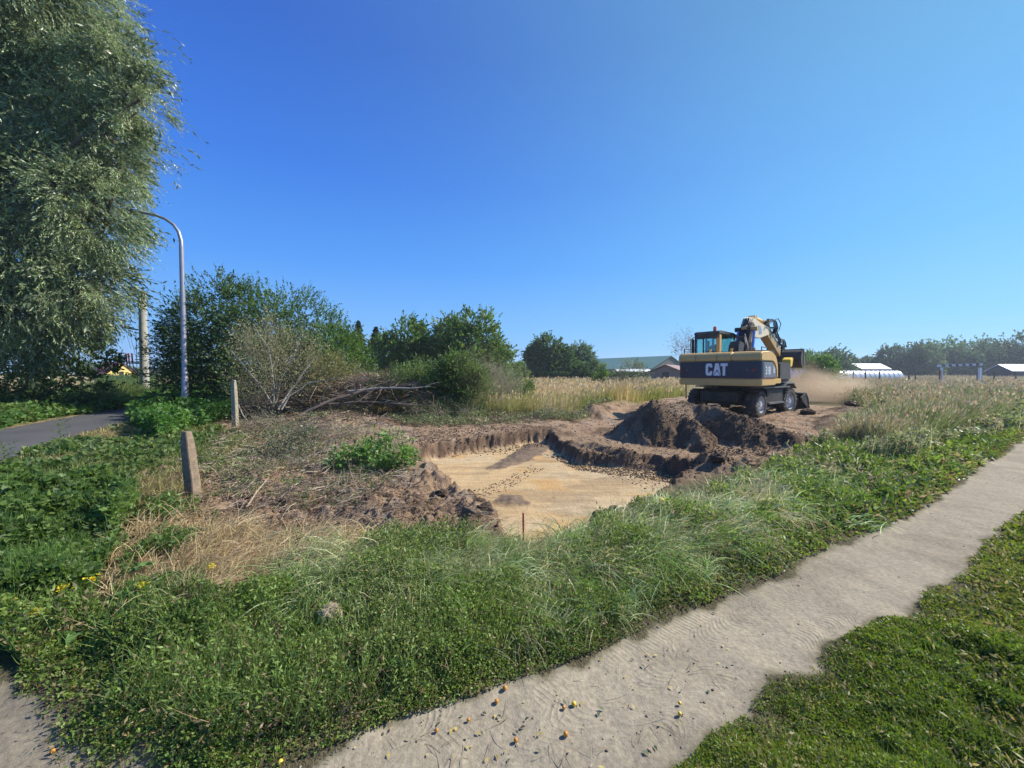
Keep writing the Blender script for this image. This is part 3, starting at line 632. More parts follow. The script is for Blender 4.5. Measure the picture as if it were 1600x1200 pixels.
    for cc, dd in (((BX, .3, 2.95), (.42, .05, .05)), ((BX, .2, 2.6), (.42, .05, .05)), ((BX+.18, 3.15, 4.0), (.1, .25, .14)), ((BX+.2, 4.15, 3.5), (.1, .18, .16)), ((BX+.2, 5.0, 3.15), (.14, .25, .2))):
        m = MB(); m.box(cc, dd); m.build('hose_clamp', steel, root, .008, xf=SB)
    # yellow work lamp housing at the front right
    m = MB(); m.prism([(1.15, 1.78), (1.2, 2.05), (1.5, 2.15), (1.62, 2.1), (1.5, 1.82), (1.35, 1.76)], 1.0, 1.28, 'x'); m.build('lamp_housing', bright, root, .02, xf=S)
    m = MB(); m.tube([(1.12, 1.25, 1.4), (1.12, 1.3, 1.85)], .03, 6); m.build('lamp_stalk', dark, root, xf=S)
    # the driver, seated
    bx, by_, bz2 = -.96, .0, 1.92
    J = {'pel': (0, 0, 0), 'ch': (0, -.02, .32), 'nk': (0, .0, .52), 'hd': (0, .03, .66), 'ht': (0, .03, .78), 'ls': (-.2, 0, .46), 'rs': (.2, 0, .46), 'le': (-.26, .18, .24), 're': (.26, .18, .24), 'lh': (-.2, .42, .26), 'rh': (.2, .42, .26),
         'lf': (-.1, .08, .0), 'rf': (.1, .08, .0), 'lk': (-.14, .5, .04), 'rk': (.14, .5, .04), 'la': (-.14, .55, -.38), 'ra': (.14, .55, -.38), 'lt': (-.14, .7, -.42), 'rt': (.14, .7, -.42)}
    E = [('pel', 'ch'), ('ch', 'nk'), ('nk', 'hd'), ('hd', 'ht'), ('nk', 'ls'), ('nk', 'rs'), ('ls', 'le'), ('le', 'lh'), ('rs', 're'), ('re', 'rh'), ('pel', 'lf'), ('pel', 'rf'), ('lf', 'lk'), ('rf', 'rk'), ('lk', 'la'), ('rk', 'ra'), ('la', 'lt'), ('ra', 'rt')]
    rad = {'pel': .15, 'ch': .16, 'nk': .06, 'hd': .09, 'ht': .08, 'ls': .07, 'rs': .07, 'le': .045, 're': .045, 'lh': .035, 'rh': .035, 'lf': .1, 'rf': .1, 'lk': .065, 'rk': .065, 'la': .045, 'ra': .045, 'lt': .04, 'rt': .04}
    ks = list(J); me = bpy.data.meshes.new('person'); me.from_pydata([J[k] for k in ks], [(ks.index(a), ks.index(b)) for a, b in E], [])
    po = bpy.data.objects.new('person', me); C.objects.link(po); md = po.modifiers.new('Skin', 'SKIN'); po.modifiers.new('Sub', 'SUBSURF').levels = 1
    for i, k in enumerate(ks): me.skin_vertices[0].data[i].radius = (rad[k], rad[k]); me.skin_vertices[0].data[i].use_root = (k == 'pel')
    po.matrix_world = Matrix.Translation((ox, oy, gz)) @ S @ Matrix.Translation((bx, by_, bz2)); me.materials.append(simple('work_clothes', (.03, .035, .05), .8))
    tag(po, 'person in dark clothes sitting at the controls in the excavator cab', 'person')
build_excavator()

# ------------------------------------------------------------------ plants in bulk
rs = np.random.RandomState(7)
def sample_px(poly, n):
    poly = np.array(poly, float); lo = poly.min(0); hi = poly.max(0); out = []
    tot = 0
    while tot < n:
        q = lo+rs.rand(int((n-tot)*2.2)+50, 2)*(hi-lo); q = q[inside(poly, q[:, 0], q[:, 1])]; out.append(q); tot += len(q)
    q = np.concatenate(out)[:n]
    cx = (q[:, 0]-800)/FPX; cy = (600-q[:, 1])/FPX; dz = -sp+cy*cp; t = -CAMH/dz
    return cx*t, (cp+cy*sp)*t, q
def unit(v): return v/np.maximum(np.linalg.norm(v, axis=1), 1e-9)[:, None]
def rnd_dirs(n): return unit(rs.normal(size=(n, 3)))
def leaves(Pb, D, L, W, up=None, fold=0.0):
    """rhombus leaves: base points, directions, lengths, widths"""
    n = len(Pb); D = unit(D); N = rnd_dirs(n)
    if up is not None: N = unit(N*(1-up)+np.array([0, 0, 1.])*up)
    S = unit(np.cross(D, N)); L = np.broadcast_to(L, (n,))[:, None]; W = np.broadcast_to(W, (n,))[:, None]
    Nn = np.cross(S, D)
    V = np.stack([Pb, Pb+D*L*.45+S*W*.5+Nn*L*fold, Pb+D*L, Pb+D*L*.45-S*W*.5+Nn*L*fold], 1).reshape(-1, 3)
    return V, 4
def blades(Pb, D, L, W, bend, seg=3):
    """tapering blades: start direction D, curving towards bend (vector) along their length"""
    n = len(Pb); D = unit(D); L = np.broadcast_to(L, (n,))[:, None]; W = np.broadcast_to(W, (n,))[:, None]
    S = unit(np.cross(D, rnd_dirs(n))); pts = [Pb]; d = D; p = Pb
    for k in range(seg):
        p = p+d*L/seg; d = unit(d+bend/seg); pts.append(p)
    ws = [1-.88*(k/seg)**1.5 for k in range(seg+1)]
    V = np.stack([q for k in range(seg+1) for q in (pts[k]-S*W*.5*ws[k], pts[k]+S*W*.5*ws[k])], 1)
    F = np.array([[2*k, 2*k+1, 2*k+3, 2*k+2] for k in range(seg)])
    idx = (np.arange(n)*(2*seg+2))[:, None, None]+F[None]
    return V.reshape(-1, 3), idx.reshape(-1, 4), 2*seg+2
def leafF(n, b=0): return np.arange(n*4).reshape(-1, 4)+b
class Bulk:
    def __init__(s): s.V = []; s.F = []; s.c = []; s.n = 0
    def addl(s, P_, D, L, W, col, up=None, fold=0.0):
        V, k = leaves(P_, D, L, W, up, fold); s.V.append(V); s.F.append(leafF(len(P_), s.n)); s.c.append(np.repeat(col, 4, 0)); s.n += len(V)
    def addb(s, P_, D, L, W, bend, col, seg=3, tip=None):
        V, F, k = blades(P_, D, L, W, bend, seg); s.V.append(V); s.F.append(F+s.n); cc = np.repeat(col, k, 0)
        if tip is not None:
            w = np.tile(np.repeat(np.linspace(0, 1, seg+1), 2), len(P_))[:, None]; cc = cc*(1-w)+np.repeat(tip, k, 0)*w
        s.c.append(cc); s.n += len(V)
    def build(s, name, mat, parent=None, label=None, cat=None, kind='stuff', group=None):
        o = raw_mesh(name, np.concatenate(s.V), np.concatenate(s.F), mat, parent, col=np.concatenate(s.c))
        if label: tag(o, label, cat, group, kind)
        return o
def pal(n, cols, w=None, jit=.18, patch=None):
    cols = np.array(cols); k = rs.choice(len(cols), n, p=w) if patch is None else np.clip((patch*len(cols)+rs.normal(size=n)*.6).astype(int), 0, len(cols)-1)
    c = cols[k]*(1+rs.normal(size=(n, 1))*jit); c = c*(1+rs.normal(size=(n, 3))*jit*.25); return np.clip(c, .004, .9)
GREEN = [(.085, .14, .032), (.145, .22, .045), (.21, .30, .065), (.12, .18, .05), (.28, .33, .11)]
GREENR = [(.09, .14, .028), (.135, .205, .035), (.185, .26, .045), (.20, .23, .06), (.12, .18, .035)]
LUSH = [(.06, .11, .025), (.085, .15, .035), (.13, .21, .05), (.07, .12, .035)]
OLIVE = [(.14, .15, .06), (.19, .19, .08), (.10, .12, .05), (.24, .22, .11)]
DRY = [(.42, .32, .17), (.50, .40, .23), (.34, .25, .13), (.26, .20, .11), (.22, .23, .10)]
PINK = [(.66, .52, .29), (.60, .46, .26), (.70, .58, .34), (.50, .43, .20), (.36, .36, .14)]
GREY = [(.19, .24, .10), (.26, .30, .14), (.33, .32, .18), (.15, .20, .08), (.36, .31, .19)]

def low_weeds(name, poly, n, cols, label, h0=.12, ls=.022, pathpoly=None, freq=2.6, keep=0.0, up=.35, flow=None, brownish=.1):
    x, y, q = sample_px(poly, n)
    cn = fbm(x*freq, y*freq, 4, 201); mx = sst(.32, .68, cn)
    ed = -sdist(path_poly, x, y)-(fbm(x*5, y*5, 3, 91)-.5)*.16-(fbm(x*2.1, y*2.1, 3, 95)-.5)*.30
    ok = (rs.rand(n) < .015+.985*sst(-.10, .20, ed)*(ed > -.12)) & (ed > -.14) & ((mx > keep) | (rs.rand(n) < .25))
    x, y, mx, ed = x[ok], y[ok], mx[ok], ed[ok]; n = len(x)
    can = h0*(.15+1.25*mx)*sst(-.15, .6, ed)+.010
    u = rs.rand(n)**.45; z = H(x, y)+can*u
    sc = np.clip(np.hypot(x, y)/3.2, .75, 3.2)
    D = rnd_dirs(n)*[1, 1, .6]+[0, 0, .35]
    pt = np.clip(fbm(x*.9+3, y*.9, 3, 207)*1.6-.3, 0, .99); c = pal(n, cols, patch=pt)
    br = (rs.rand(n) < brownish*(1.4-u)*2*(1.3-sst(0, .5, ed))); c[br] = pal(int(br.sum()), [(.20, .17, .07), (.26, .22, .10), (.14, .11, .05)])
    b = Bulk(); L = ls*sc*(.6+.9*rs.rand(n)); b.addl(np.stack([x, y, z], 1), D, L, L*(.34+.3*rs.rand(n)), c, up=up)
    # thin stems poking up
    m = n//45; i = rs.choice(n, m); P0 = np.stack([x[i], y[i], H(x[i], y[i])], 1); hh = can[i]*(.8+.7*rs.rand(m))+.02
    D = rnd_dirs(m)*[.6, .6, .2]+[0, 0, 1]; b.addb(P0, D, hh*1.25, .0035*sc[i], rnd_dirs(m)*.6-[0, 0, .2], pal(m, cols)*1.15, seg=2)
    return b.build(name, LEAF, label=label, cat='weeds')

def grass_patch(name, poly, n, cols, label, h=.45, w=.008, lean=(.4, 0, 0), leanr=.5, droop=.9, mat=None, lod=4.0, cat='grass', clump=3.0, thr=.25, zoff=0, tipc=None, heads=None, seg=3, hvar=.45, skip=None, b=None, patchf=.7, dens=1.0):
    x, y, q = sample_px(poly, n)
    cn = fbm(x*clump, y*clump, 3, 301+len(name)); ok = (cn+rs.rand(n)*.25 > thr) & (sdist(path_poly, x, y) < -.03)
    if skip is not None: ok &= ~skip(x, y)
    x, y, cn = x[ok], y[ok], cn[ok]; n = len(x); r = np.hypot(x, y); sc = np.clip(r/lod, 1, 9)
    P0 = np.stack([x, y, H(x, y)+zoff], 1)
    L = h*(1-hvar+2*hvar*rs.rand(n))*(.55+.9*np.clip(cn, .2, .8))
    D = np.array([0, 0, 1.])+rnd_dirs(n)*leanr+np.array(lean)*(.5+rs.rand(n)[:, None])
    bend = rnd_dirs(n)*droop*.5+np.array(lean)*droop-np.array([0, 0, 1.])*droop*(.3+.7*rs.rand(n)[:, None])
    pt = np.clip(fbm(x*patchf+3, y*patchf, 3, 207)*1.7-.35, 0, .99); c = pal(n, cols, patch=pt)
    own = b is None; b = b or Bulk()
    b.addb(P0, D, L, w*sc, bend, c, seg=seg, tip=None if tipc is None else pal(n, tipc))
    if heads is not None:
        m = int(n*heads[0]); i = rs.choice(n, m); D0 = unit(D[i]); top = P0[i]+D0*L[i][:, None]*.8+[0, 0, .04]; hl = heads[1]*np.sqrt(sc[i])*(.6+.8*rs.rand(m))
        b.addl(top, D0+rnd_dirs(m)*.35, hl, hl*.22*np.sqrt(sc[i]), pal(m, heads[2]))
    if own: return b.build(name, mat or GRASS, label=label, cat=cat)

VERGE = [(120,1260),(60,1120),(20,1070),(40,1040),(0,1010),(0,985),(130,975),(300,955),(500,945),(700,915),(850,885),(1000,862),(1100,850),(1240,800),(1330,760),(1400,735),(1500,690),(1600,650),(1600,692)]+PATH_UP[1:20]+[(380,1260)]
low_weeds('verge_weeds', VERGE, 330000, GREEN, 'low green knotweed carpet filling the verge along the left edge of the footpath', h0=.165, ls=.021, freq=3.2, up=.15, brownish=.18, keep=.16)
RGREEN = [(1600,800)]+PATH_LO[1:]+[(1000,1290),(1680,1290),(1680,780)]
low_weeds('turf_weeds', RGREEN, 210000, GREENR, 'short bright green weed turf right of the footpath', h0=.06, ls=.016, freq=3.6, brownish=.13, up=.15)
low_weeds('turf_edge_weeds', [(1660,770),(2500,690),(2500,1290),(1640,1290)], 90000, GREENR, 'rough green turf continuing beyond the right border beside the footpath', h0=.07, ls=.026, freq=3.0, brownish=.13, up=.15)
LONG = [(530,950),(560,895),(600,868),(660,866),(760,886),(830,882),(862,872),(900,852),(945,836),(1010,815),(1085,793),(1150,763),(1220,735),(1290,700),(1380,705),(1420,730),(1330,775),(1250,800),(1150,838),(1060,868),(960,900),(850,925),(720,945),(620,965)]
grass_patch('long_grass', LONG, 26000, [(.12, .22, .05), (.20, .32, .09), (.32, .42, .18), (.42, .46, .25), (.46, .40, .22)], 'long pale green grass bent over the lip of the sand pit', h=.25, w=.007, lean=(.25, -.12, 0), leanr=1.1, droop=1.6, lod=3.5, thr=.40)
b = Bulk()
x, y, q = sample_px(LONG, 60000); n = len(x); cn = sst(.3, .65, fbm(x*2.2, y*2.2, 3, 211)); z = H(x, y)+(.05+.25*cn)*rs.rand(n)**.5
sc = np.clip(np.hypot(x, y)/3.4, .8, 3); Lf = .028*sc*(.5+rs.rand(n)); b.addl(np.stack([x, y, z], 1), rnd_dirs(n)+[0, 0, .4], Lf, Lf*.36, pal(n, GREEN), up=.3)
b.build('hedge_weeds', LEAF, label='leafy green weeds packed between the long bent grass on the pit lip', cat='weeds')
STRAWP = [(250,960),(270,900),(310,850),(370,830),(430,850),(500,835),(560,850),(610,860),(590,900),(540,950),(470,945),(380,930),(300,985)]
grass_patch('straw', STRAWP, 13000, DRY[:4], 'flattened dry yellow straw between the churned soil and the green verge', h=.26, w=.006, lean=(.35, .15, 0), leanr=1.6, droop=2.0, mat=STRAW, lod=3.5, cat='straw', thr=.36)
STRAW2 = [(640,900),(760,875),(850,890),(1000,850),(1120,830),(1150,860),(1050,890),(900,915),(760,940),(640,950)]
grass_patch('dead_grass', STRAW2, 7000, [(.40, .32, .19), (.33, .25, .16), (.26, .24, .12), (.46, .42, .28)], 'brownish dead grass stems combed over the green verge', h=.28, w=.0055, lean=(.6, -.35, 0), leanr=1.1, droop=1.6, mat=STRAW, lod=3.5, cat='straw', thr=.45)
BROAD = [(0,980),(0,775),(50,762),(110,750),(150,750),(180,768),(215,790),(205,810),(190,830),(170,880),(140,930),(70,965)]
def broad(name, poly, n, label, h0, ls, cols=LUSH, cat='weeds', freq=1.6, flat=.45, lod=4.2, keepf=0, mat=None):
    x, y, q = sample_px(poly, n); cn = sst(.3, .7, fbm(x*freq, y*freq, 3, 221)); ok = cn >= keepf; x, y, cn = x[ok], y[ok], cn[ok]; n = len(x)
    sc = np.clip(np.hypot(x, y)/lod, .8, 4); can = h0*(.3+.9*cn)*np.where(x < -2, np.clip(1.5-.13*y, .35, 1.1), 1) if name == 'broadleaf_weeds' else h0*(.3+.9*cn); z = H(x, y)+can*rs.rand(n)**.5
    # keep leaves in sprigs so that they read as plants
    L = ls*sc*(.45+.9*rs.rand(n)); pt = np.clip(fbm(x*1.1, y*1.1, 3, 222)*1.5-.25, 0, .99)
    b = Bulk(); b.addl(np.stack([x, y, z], 1), rnd_dirs(n)*[1, 1, .5]+[0, 0, .15], L, L*(.45+.25*rs.rand(n)), pal(n, cols, patch=pt), up=flat, fold=.06)
    m = n//14; i = rs.choice(n, m); b.addb(np.stack([x[i], y[i], H(x[i], y[i])], 1), rnd_dirs(m)*.25+[0, 0, 1], can[i]*1.15+.05, .006*sc[i], rnd_dirs(m)*.5, pal(m, cols)*1.3, seg=2)
    return b.build(name, mat or LEAF, label=label, cat=cat)
broad('broadleaf_weeds', BROAD, 42000, 'lush dark green broad-leaved weeds filling the left edge of the picture', .42, .046)
broad('creeping_weeds', [(180,850),(240,780),(330,800),(350,830),(300,860),(260,900),(200,940),(250,930),(300,915),(330,900),(300,960),(200,1010),(90,1005),(60,960),(140,930)], 16000, 'patchy green creeping weeds spreading over the dry soil in front of the concrete post', .13, .034, freq=2.6, keepf=.5)
broad('clover_patch', [(380,935),(430,905),(500,880),(545,890),(520,925),(470,960),(400,965)], 7000, 'fresh green leafy patch growing in front of the straw', .13, .026, freq=3, cols=[(.05, .15, .03), (.08, .21, .04)], keepf=.15)
broad('lamp_weeds', [(225,680),(200,650),(232,632),(245,612),(290,605),(365,612),(365,655),(300,668),(250,690)], 26000, 'bright green leafy weeds around the foot of the tall street lamp', .55, .075, cols=[(.05, .13, .025), (.08, .18, .035), (.12, .23, .05)], lod=9)
broad('verge_herbs', [(0,735),(60,700),(110,690),(180,668),(235,655),(300,668),(350,668),(330,690),(280,705),(210,740),(120,745),(60,760)], 15000, 'thin green herbs on the mown strip between the asphalt road and the soil', .10, .055, cols=[(.09, .15, .04), (.14, .19, .06), (.06, .12, .03)], lod=5.5, freq=1.8, keepf=.35)
grass_patch('mown_grass', [(0,730),(60,705),(110,685),(180,664),(235,655),(380,668),(400,700),(330,740),(300,780),(200,800),(120,750),(0,770)], 26000, [(.30, .27, .12), (.36, .30, .15), (.20, .22, .08), (.14, .19, .06)], 'short yellowish mown grass between the asphalt road and the leaning concrete post', h=.10, w=.009, leanr=.9, droop=.8, lod=6, thr=.34)
# far side of the road
broad('roadside_weeds', [(0,672),(0,628),(60,622),(110,618),(180,600),(232,600),(232,633),(150,645),(90,652)], 26000, 'green weeds and grass on the far side of the road below the willow', .40, .10, cols=[(.07, .15, .03), (.11, .20, .04), (.15, .22, .06)], lod=13, freq=.8)
grass_patch('roadside_grass', [(120,622),(180,604),(240,602),(240,628),(150,642)], 12000, [(.13, .21, .05), (.19, .25, .08), (.25, .27, .12)], 'tall green grass where the road disappears beside the utility pole', h=.8, w=.012, lod=9, leanr=.35, droop=.5, thr=.2)
# dry stalks and taller stems standing in the verge, so that it is not one even carpet
def stalks(name, poly, n, label, h, cols, w=.004, heads=None, leanr=.5):
    x, y, q = sample_px(poly, n); ok = (sdist(path_poly, x, y) < -.10) & (fbm(x*1.3, y*1.3, 3, 611)+rs.rand(n)*.3 > .55); x, y = x[ok], y[ok]; n = len(x); sc = np.clip(np.hypot(x, y)/3, .8, 3); b = Bulk()
    P0 = np.stack([x, y, H(x, y)], 1); D = unit(rnd_dirs(n)*leanr+[0, 0, 1]); L = h*(.4+.9*rs.rand(n)); b.addb(P0, D, L, w*sc, rnd_dirs(n)*.5-[0, 0, .35], pal(n, cols), seg=4)
    for k in range(6):
        t = .35+.1*k; Lf = .03*sc*(.5+rs.rand(n)); b.addl(P0+D*(L*t)[:, None]+rnd_dirs(n)*.012, rnd_dirs(n)+D*.8, Lf, Lf*.3, pal(n, heads or cols))
    return b.build(name, LEAF, label=label, cat='weeds')
stalks('verge_stems', VERGE, 5200, 'taller green stems rising from the knotweed carpet of the verge', .30, [(.14, .22, .06), (.20, .27, .09), (.10, .16, .05)], heads=[(.15, .24, .05), (.22, .30, .08), (.10, .16, .04)])
stalks('dry_stalks', VERGE, 1500, 'brown dry stalks scattered through the green verge', .26, [(.34, .26, .15), (.42, .33, .20), (.24, .18, .10)], w=.003, heads=[(.36, .27, .15), (.26, .19, .11)], leanr=.9)
stalks('turf_stalks', RGREEN, 1100, 'dry brown bits standing in the turf right of the footpath', .10, [(.30, .26, .12), (.22, .22, .08)], w=.0025, leanr=1.0)
stalks('lip_stalks', LONG, 2600, 'seeding grass stalks along the lip of the sand pit', .30, [(.40, .36, .20), (.26, .32, .12), (.46, .40, .26)], w=.0035, heads=[(.38, .33, .20), (.30, .32, .16)], leanr=.7)
grass_patch('side_straw', [(150,900),(190,830),(260,790),(330,800),(330,860),(270,930),(180,960)], 5200, DRY[:4], 'dry straw lying between the creeping weeds left of the main straw patch', h=.20, w=.006, lean=(.4, .1, 0), leanr=1.6, droop=2.0, mat=STRAW, lod=3.5, cat='straw', thr=.40)
# tussocks of long pale grass, each combed its own way
def tussocks(name, poly, n, per, label, h, cols, w=.006, lean=.8, spread=.06):
    x, y, q = sample_px(poly, n); ok = sdist(path_poly, x, y) < -.15; x, y = x[ok], y[ok]; n = len(x); b = Bulk(); m = n*per; j = np.repeat(np.arange(n), per)
    a = rs.normal(size=n)*.9-.5; dr = np.stack([np.cos(a), np.sin(a), 0*a], 1); sc = np.clip(np.hypot(x, y)/3.2, .85, 2.6)
    px_ = x[j]+rs.normal(size=m)*spread*sc[j]; py_ = y[j]+rs.normal(size=m)*spread*sc[j]; P0 = np.stack([px_, py_, H(px_, py_)+.02], 1)
    D = np.array([0, 0, 1.])+rnd_dirs(m)*.45+dr[j]*lean*(.3+rs.rand(m)[:, None]); bend = dr[j]*1.0+rnd_dirs(m)*.4-np.array([0, 0, 1.5])
    c = pal(n, cols, jit=.15)[j]*(1+rs.normal(size=(m, 1))*.2); b.addb(P0, D, h*(.5+.8*rs.rand(m)), w*sc[j]*(.6+.7*rs.rand(m)), bend, np.clip(c, .01, .9), seg=5)
    return b.build(name, GRASS, label=label, cat='grass')
PALE = [(.42, .52, .27), (.32, .44, .17), (.52, .52, .32), (.60, .52, .33), (.24, .36, .11)]
MIXED = [(430,900),(520,860),(640,862),(760,880),(862,866),(945,832),(1050,800),(1180,765),(1280,745),(1250,800),(1150,850),(1000,900),(850,930),(700,955),(560,965),(450,950)]
tussocks('bent_grass', MIXED, 380, 60, 'tussocks of long pale bent grass combed over the verge at the pit lip', .38, PALE, w=.0085)
tussocks('bent_straw', STRAWP+[], 70, 70, 'tussocks of flattened pale straw lying between soil and verge', .34, [(.52, .42, .24), (.44, .34, .18), (.60, .50, .32)], lean=1.4)
tussocks('loose_grass', [(480,1000),(560,960),(800,940),(1000,890),(1200,830),(1420,740),(1500,720),(1400,800),(1200,880),(900,990),(700,1040)], 70, 40, 'small loose tussocks standing in the green verge weeds', .24, PALE[:3]+PALE[4:], w=.005)
# fields
def noexc(x, y): return (np.hypot(x-8.83, y-14.75) < 2.4) | (inside(dug_poly, x, y) & (fbm(x*2, y*2, 3, 5) > .30))
MIDF = [(560,600),(820,592),(1075,589),(1075,600),(1070,625),(960,640),(880,650),(760,652),(640,650),(560,640)]
grass_patch('dry_field', MIDF, 62000, PINK[:3]+[(.52, .46, .20), (.40, .40, .14), (.30, .34, .10)], 'tall dry straw-coloured grass field behind the pit and the brush pile', h=.62, w=.010, leanr=.22, lean=(.12, 0, 0), droop=.45, lod=7, thr=.18, heads=(.3, .09, [(.68, .54, .32), (.60, .47, .29), (.54, .42, .26)]), skip=noexc, mat=STRAW, patchf=.25)
grass_patch('distant_field', [(820,585.2),(1260,585.2),(1600,586),(1600,594),(1300,592),(1060,592),(820,594)], 30000, PINK[:4], 'far strip of dry grass running below the hedge and tree line', h=.75, w=.012, leanr=.2, droop=.4, lod=8, thr=.1, mat=STRAW, patchf=.1, seg=2)
grass_patch('left_field', [(232,588),(300,588),(480,590),(480,606),(300,612),(232,606)], 12000, PINK[:4], 'dry grass field seen between the utility pole and the plum bushes', h=.8, w=.012, leanr=.2, droop=.4, lod=8, thr=.1, mat=STRAW, patchf=.1, seg=2)
grass_patch('left_meadow', [(150,588),(260,588),(260,602),(150,606)], 8000, [(.10, .18, .06), (.14, .20, .08)], 'green reedy grass strip behind the utility pole', h=1.0, w=.014, leanr=.2, droop=.4, lod=8, thr=.1, seg=2)
WILD = [(1215,592),(1600,589),(1600,655),(1520,680),(1440,705),(1370,715),(1300,705),(1330,680),(1390,655),(1330,635),(1260,618),(1240,600)]
grass_patch('wild_grass', WILD, 75000, [(.44, .35, .21), (.34, .31, .17), (.26, .28, .14), (.19, .23, .09), (.15, .20, .07)], 'grey-green and brown wild grass field right of the excavator', h=.62, w=.009, leanr=.4, lean=(.1, 0, 0), droop=.6, lod=6, thr=.15, heads=(.45, .055, [(.46, .35, .25), (.40, .29, .20), (.46, .42, .28)]), skip=noexc, patchf=.3)
grass_patch('field_edge_grass', [(1590,592),(2500,592),(2500,640),(2100,650),(1720,650),(1590,665)], 26000, [(.36, .31, .17), (.26, .28, .14), (.19, .23, .09)], 'rough field grass continuing past the right border of the view', h=.62, w=.014, leanr=.4, droop=.6, lod=6, thr=.15, patchf=.3)
broad('wild_herbs', [(1280,715),(1310,690),(1350,660),(1450,630),(1600,615),(1600,680),(1500,700),(1430,735),(1350,740)], 70000, 'tangled grey-green wild herbs between the field and the footpath', .45, .030, cols=GREY, lod=5, freq=1.2, flat=.2)
broad('wild_undergrowth', [(1255,618),(1350,600),(1600,595),(1600,640),(1400,660),(1330,640)], 26000, 'brownish seed heads and leaves in the field right of the excavator', .55, .035, cols=[(.30, .23, .15), (.22, .20, .11), (.16, .18, .08)], lod=8, freq=.8, flat=.1)
# cut greenery lying on the soil
broad('cut_greenery', [(560,640),(640,628),(760,640),(880,640),(960,640),(900,660),(800,668),(680,668),(600,660)], 15000, 'pale cut greenery littering the ground beyond the pit wall', .20, .05, cols=[(.15, .19, .08), (.22, .25, .12), (.09, .12, .05), (.28, .26, .15)], lod=9, freq=1.5, flat=.3, keepf=.12)
broad('litter_leaves', [(380,660),(520,650),(620,670),(640,720),(600,760),(480,790),(380,800),(320,780),(330,700)], 9000, 'wilted leaves scattered over the churned brown soil left of the pit', .06, .030, cols=[(.14, .20, .06), (.26, .26, .12), (.09, .14, .04)], lod=5, freq=2.5, flat=.4, keepf=.42)
# twigs and roots
broad('green_scraps', [(340,690),(420,660),(520,655),(620,690),(640,740),(560,800),(430,800),(330,770)], 3800, 'bright green leaf scraps between the cut twigs left of the pit', .10, .030, cols=[(.10, .19, .05), (.15, .25, .07), (.22, .28, .11)], lod=5, freq=3.2, flat=.4, keepf=.62)
def twigs(name, poly, n, label, L=.35, w=.006, cols=((.20, .14, .09), (.30, .24, .17), (.10, .07, .05)), lift=.06):
    x, y, q = sample_px(poly, n); sc = np.clip(np.hypot(x, y)/5, .8, 2.5)
    P0 = np.stack([x, y, H(x, y)+.01+lift*rs.rand(n)], 1); D = rnd_dirs(n)*[1, 1, .16]+[.25, .1, .04]
    b = Bulk()
    for s in range(2): b.addb(P0+rnd_dirs(n)*.002, D, L*(.3+1.2*rs.rand(n)), w*sc, rnd_dirs(n)*.7-[0, 0, .25], pal(n, list(cols)), seg=4)
    return b.build(name, STRAW, label=label, cat='twigs')
twigs('twigs', [(320,690),(400,650),(600,650),(650,700),(640,760),(560,800),(420,800),(330,780)], 2300, 'tangle of broken twigs and roots strewn on the soil left of the pit', cols=((.40, .33, .25), (.30, .22, .15), (.10, .07, .05), (.50, .42, .32)), lift=.10, L=.30)
twigs('root_litter', [(300,790),(640,760),(760,800),(780,850),(620,870),(360,850)], 900, 'loose dark roots on the soil at the near edge of the pit', L=.25)
twigs('brush_litter', [(400,650),(830,640),(960,640),(840,665),(640,665),(420,668)], 1800, 'thin brushwood scattered at the foot of the brush pile', L=.5)
twigs('path_litter', [(300,1180),(700,1110),(1100,950),(1180,1080),(900,1200),(300,1200)], 60, 'few dry stalks lying on the footpath', L=.10, w=.0025, lift=.003)
def clods(name, poly, n, s0, label, cols, near=None):
    x, y, q = sample_px(poly, n); t = (1+5**.5)/2
    base = np.array([(-1,t,0),(1,t,0),(-1,-t,0),(1,-t,0),(0,-1,t),(0,1,t),(0,-1,-t),(0,1,-t),(t,0,-1),(t,0,1),(-t,0,-1),(-t,0,1)])/1.9
    F = np.array([(0,11,5),(0,5,1),(0,1,7),(0,7,10),(0,10,11),(1,5,9),(5,11,4),(11,10,2),(10,7,6),(7,1,8),(3,9,4),(3,4,2),(3,2,6),(3,6,8),(3,8,9),(4,9,5),(2,4,11),(6,2,10),(8,6,7),(9,8,1)])
    s = s0*np.exp(rs.normal(size=n)*.6)*np.clip(np.hypot(x, y)/7, .6, 1.4)
    s = np.minimum(s, s0*2.0)
    V = base[None]*(1+.35*rs.normal(size=(n, 12, 1)))*s[:, None, None]*np.array([1, 1, .7])+np.stack([x, y, H(x, y)+s*.2], 1)[:, None]
    c = np.repeat(pal(n, cols), 12, 0); Fi = F[None]+(np.arange(n)*12)[:, None, None]
    t_ = NT(name); a = t_.n('ShaderNodeAttribute', attribute_name='Col').outputs['Color']; tc = t_.n('ShaderNodeTexCoord').outputs['Object']; t_.bsdf(a, .95, 0, .1, bump=t_.noise(tc, 60, 4), bstr=.8, bdist=.02)
    o = raw_mesh(name, V.reshape(-1, 3), Fi.reshape(-1, 3), t_.m, col=c, nside=3); return tag(o, label, 'soil', kind='stuff')
SOILC = [(.16, .11, .07), (.21, .145, .095), (.11, .075, .05), (.28, .20, .135)]
clods('soil_clods', [(330,650),(560,640),(830,655),(960,640),(1060,628),(1300,650),(1380,650),(1290,705),(1190,735),(1080,745),(980,725),(870,685),(640,690),(640,745),(690,775),(770,810),(800,850),(600,870),(330,840),(290,720)], 12000, .0085, 'crumbled dark earth lying over the dug ground', SOILC)
clods('dark_crumbs', [(850,686),(930,694),(1040,706),(1130,712),(1190,730),(1090,730),(1000,718),(900,706)], 4500, .009, 'dark crumbs of the low earth ridge behind the sand floor', SOILC[:3])
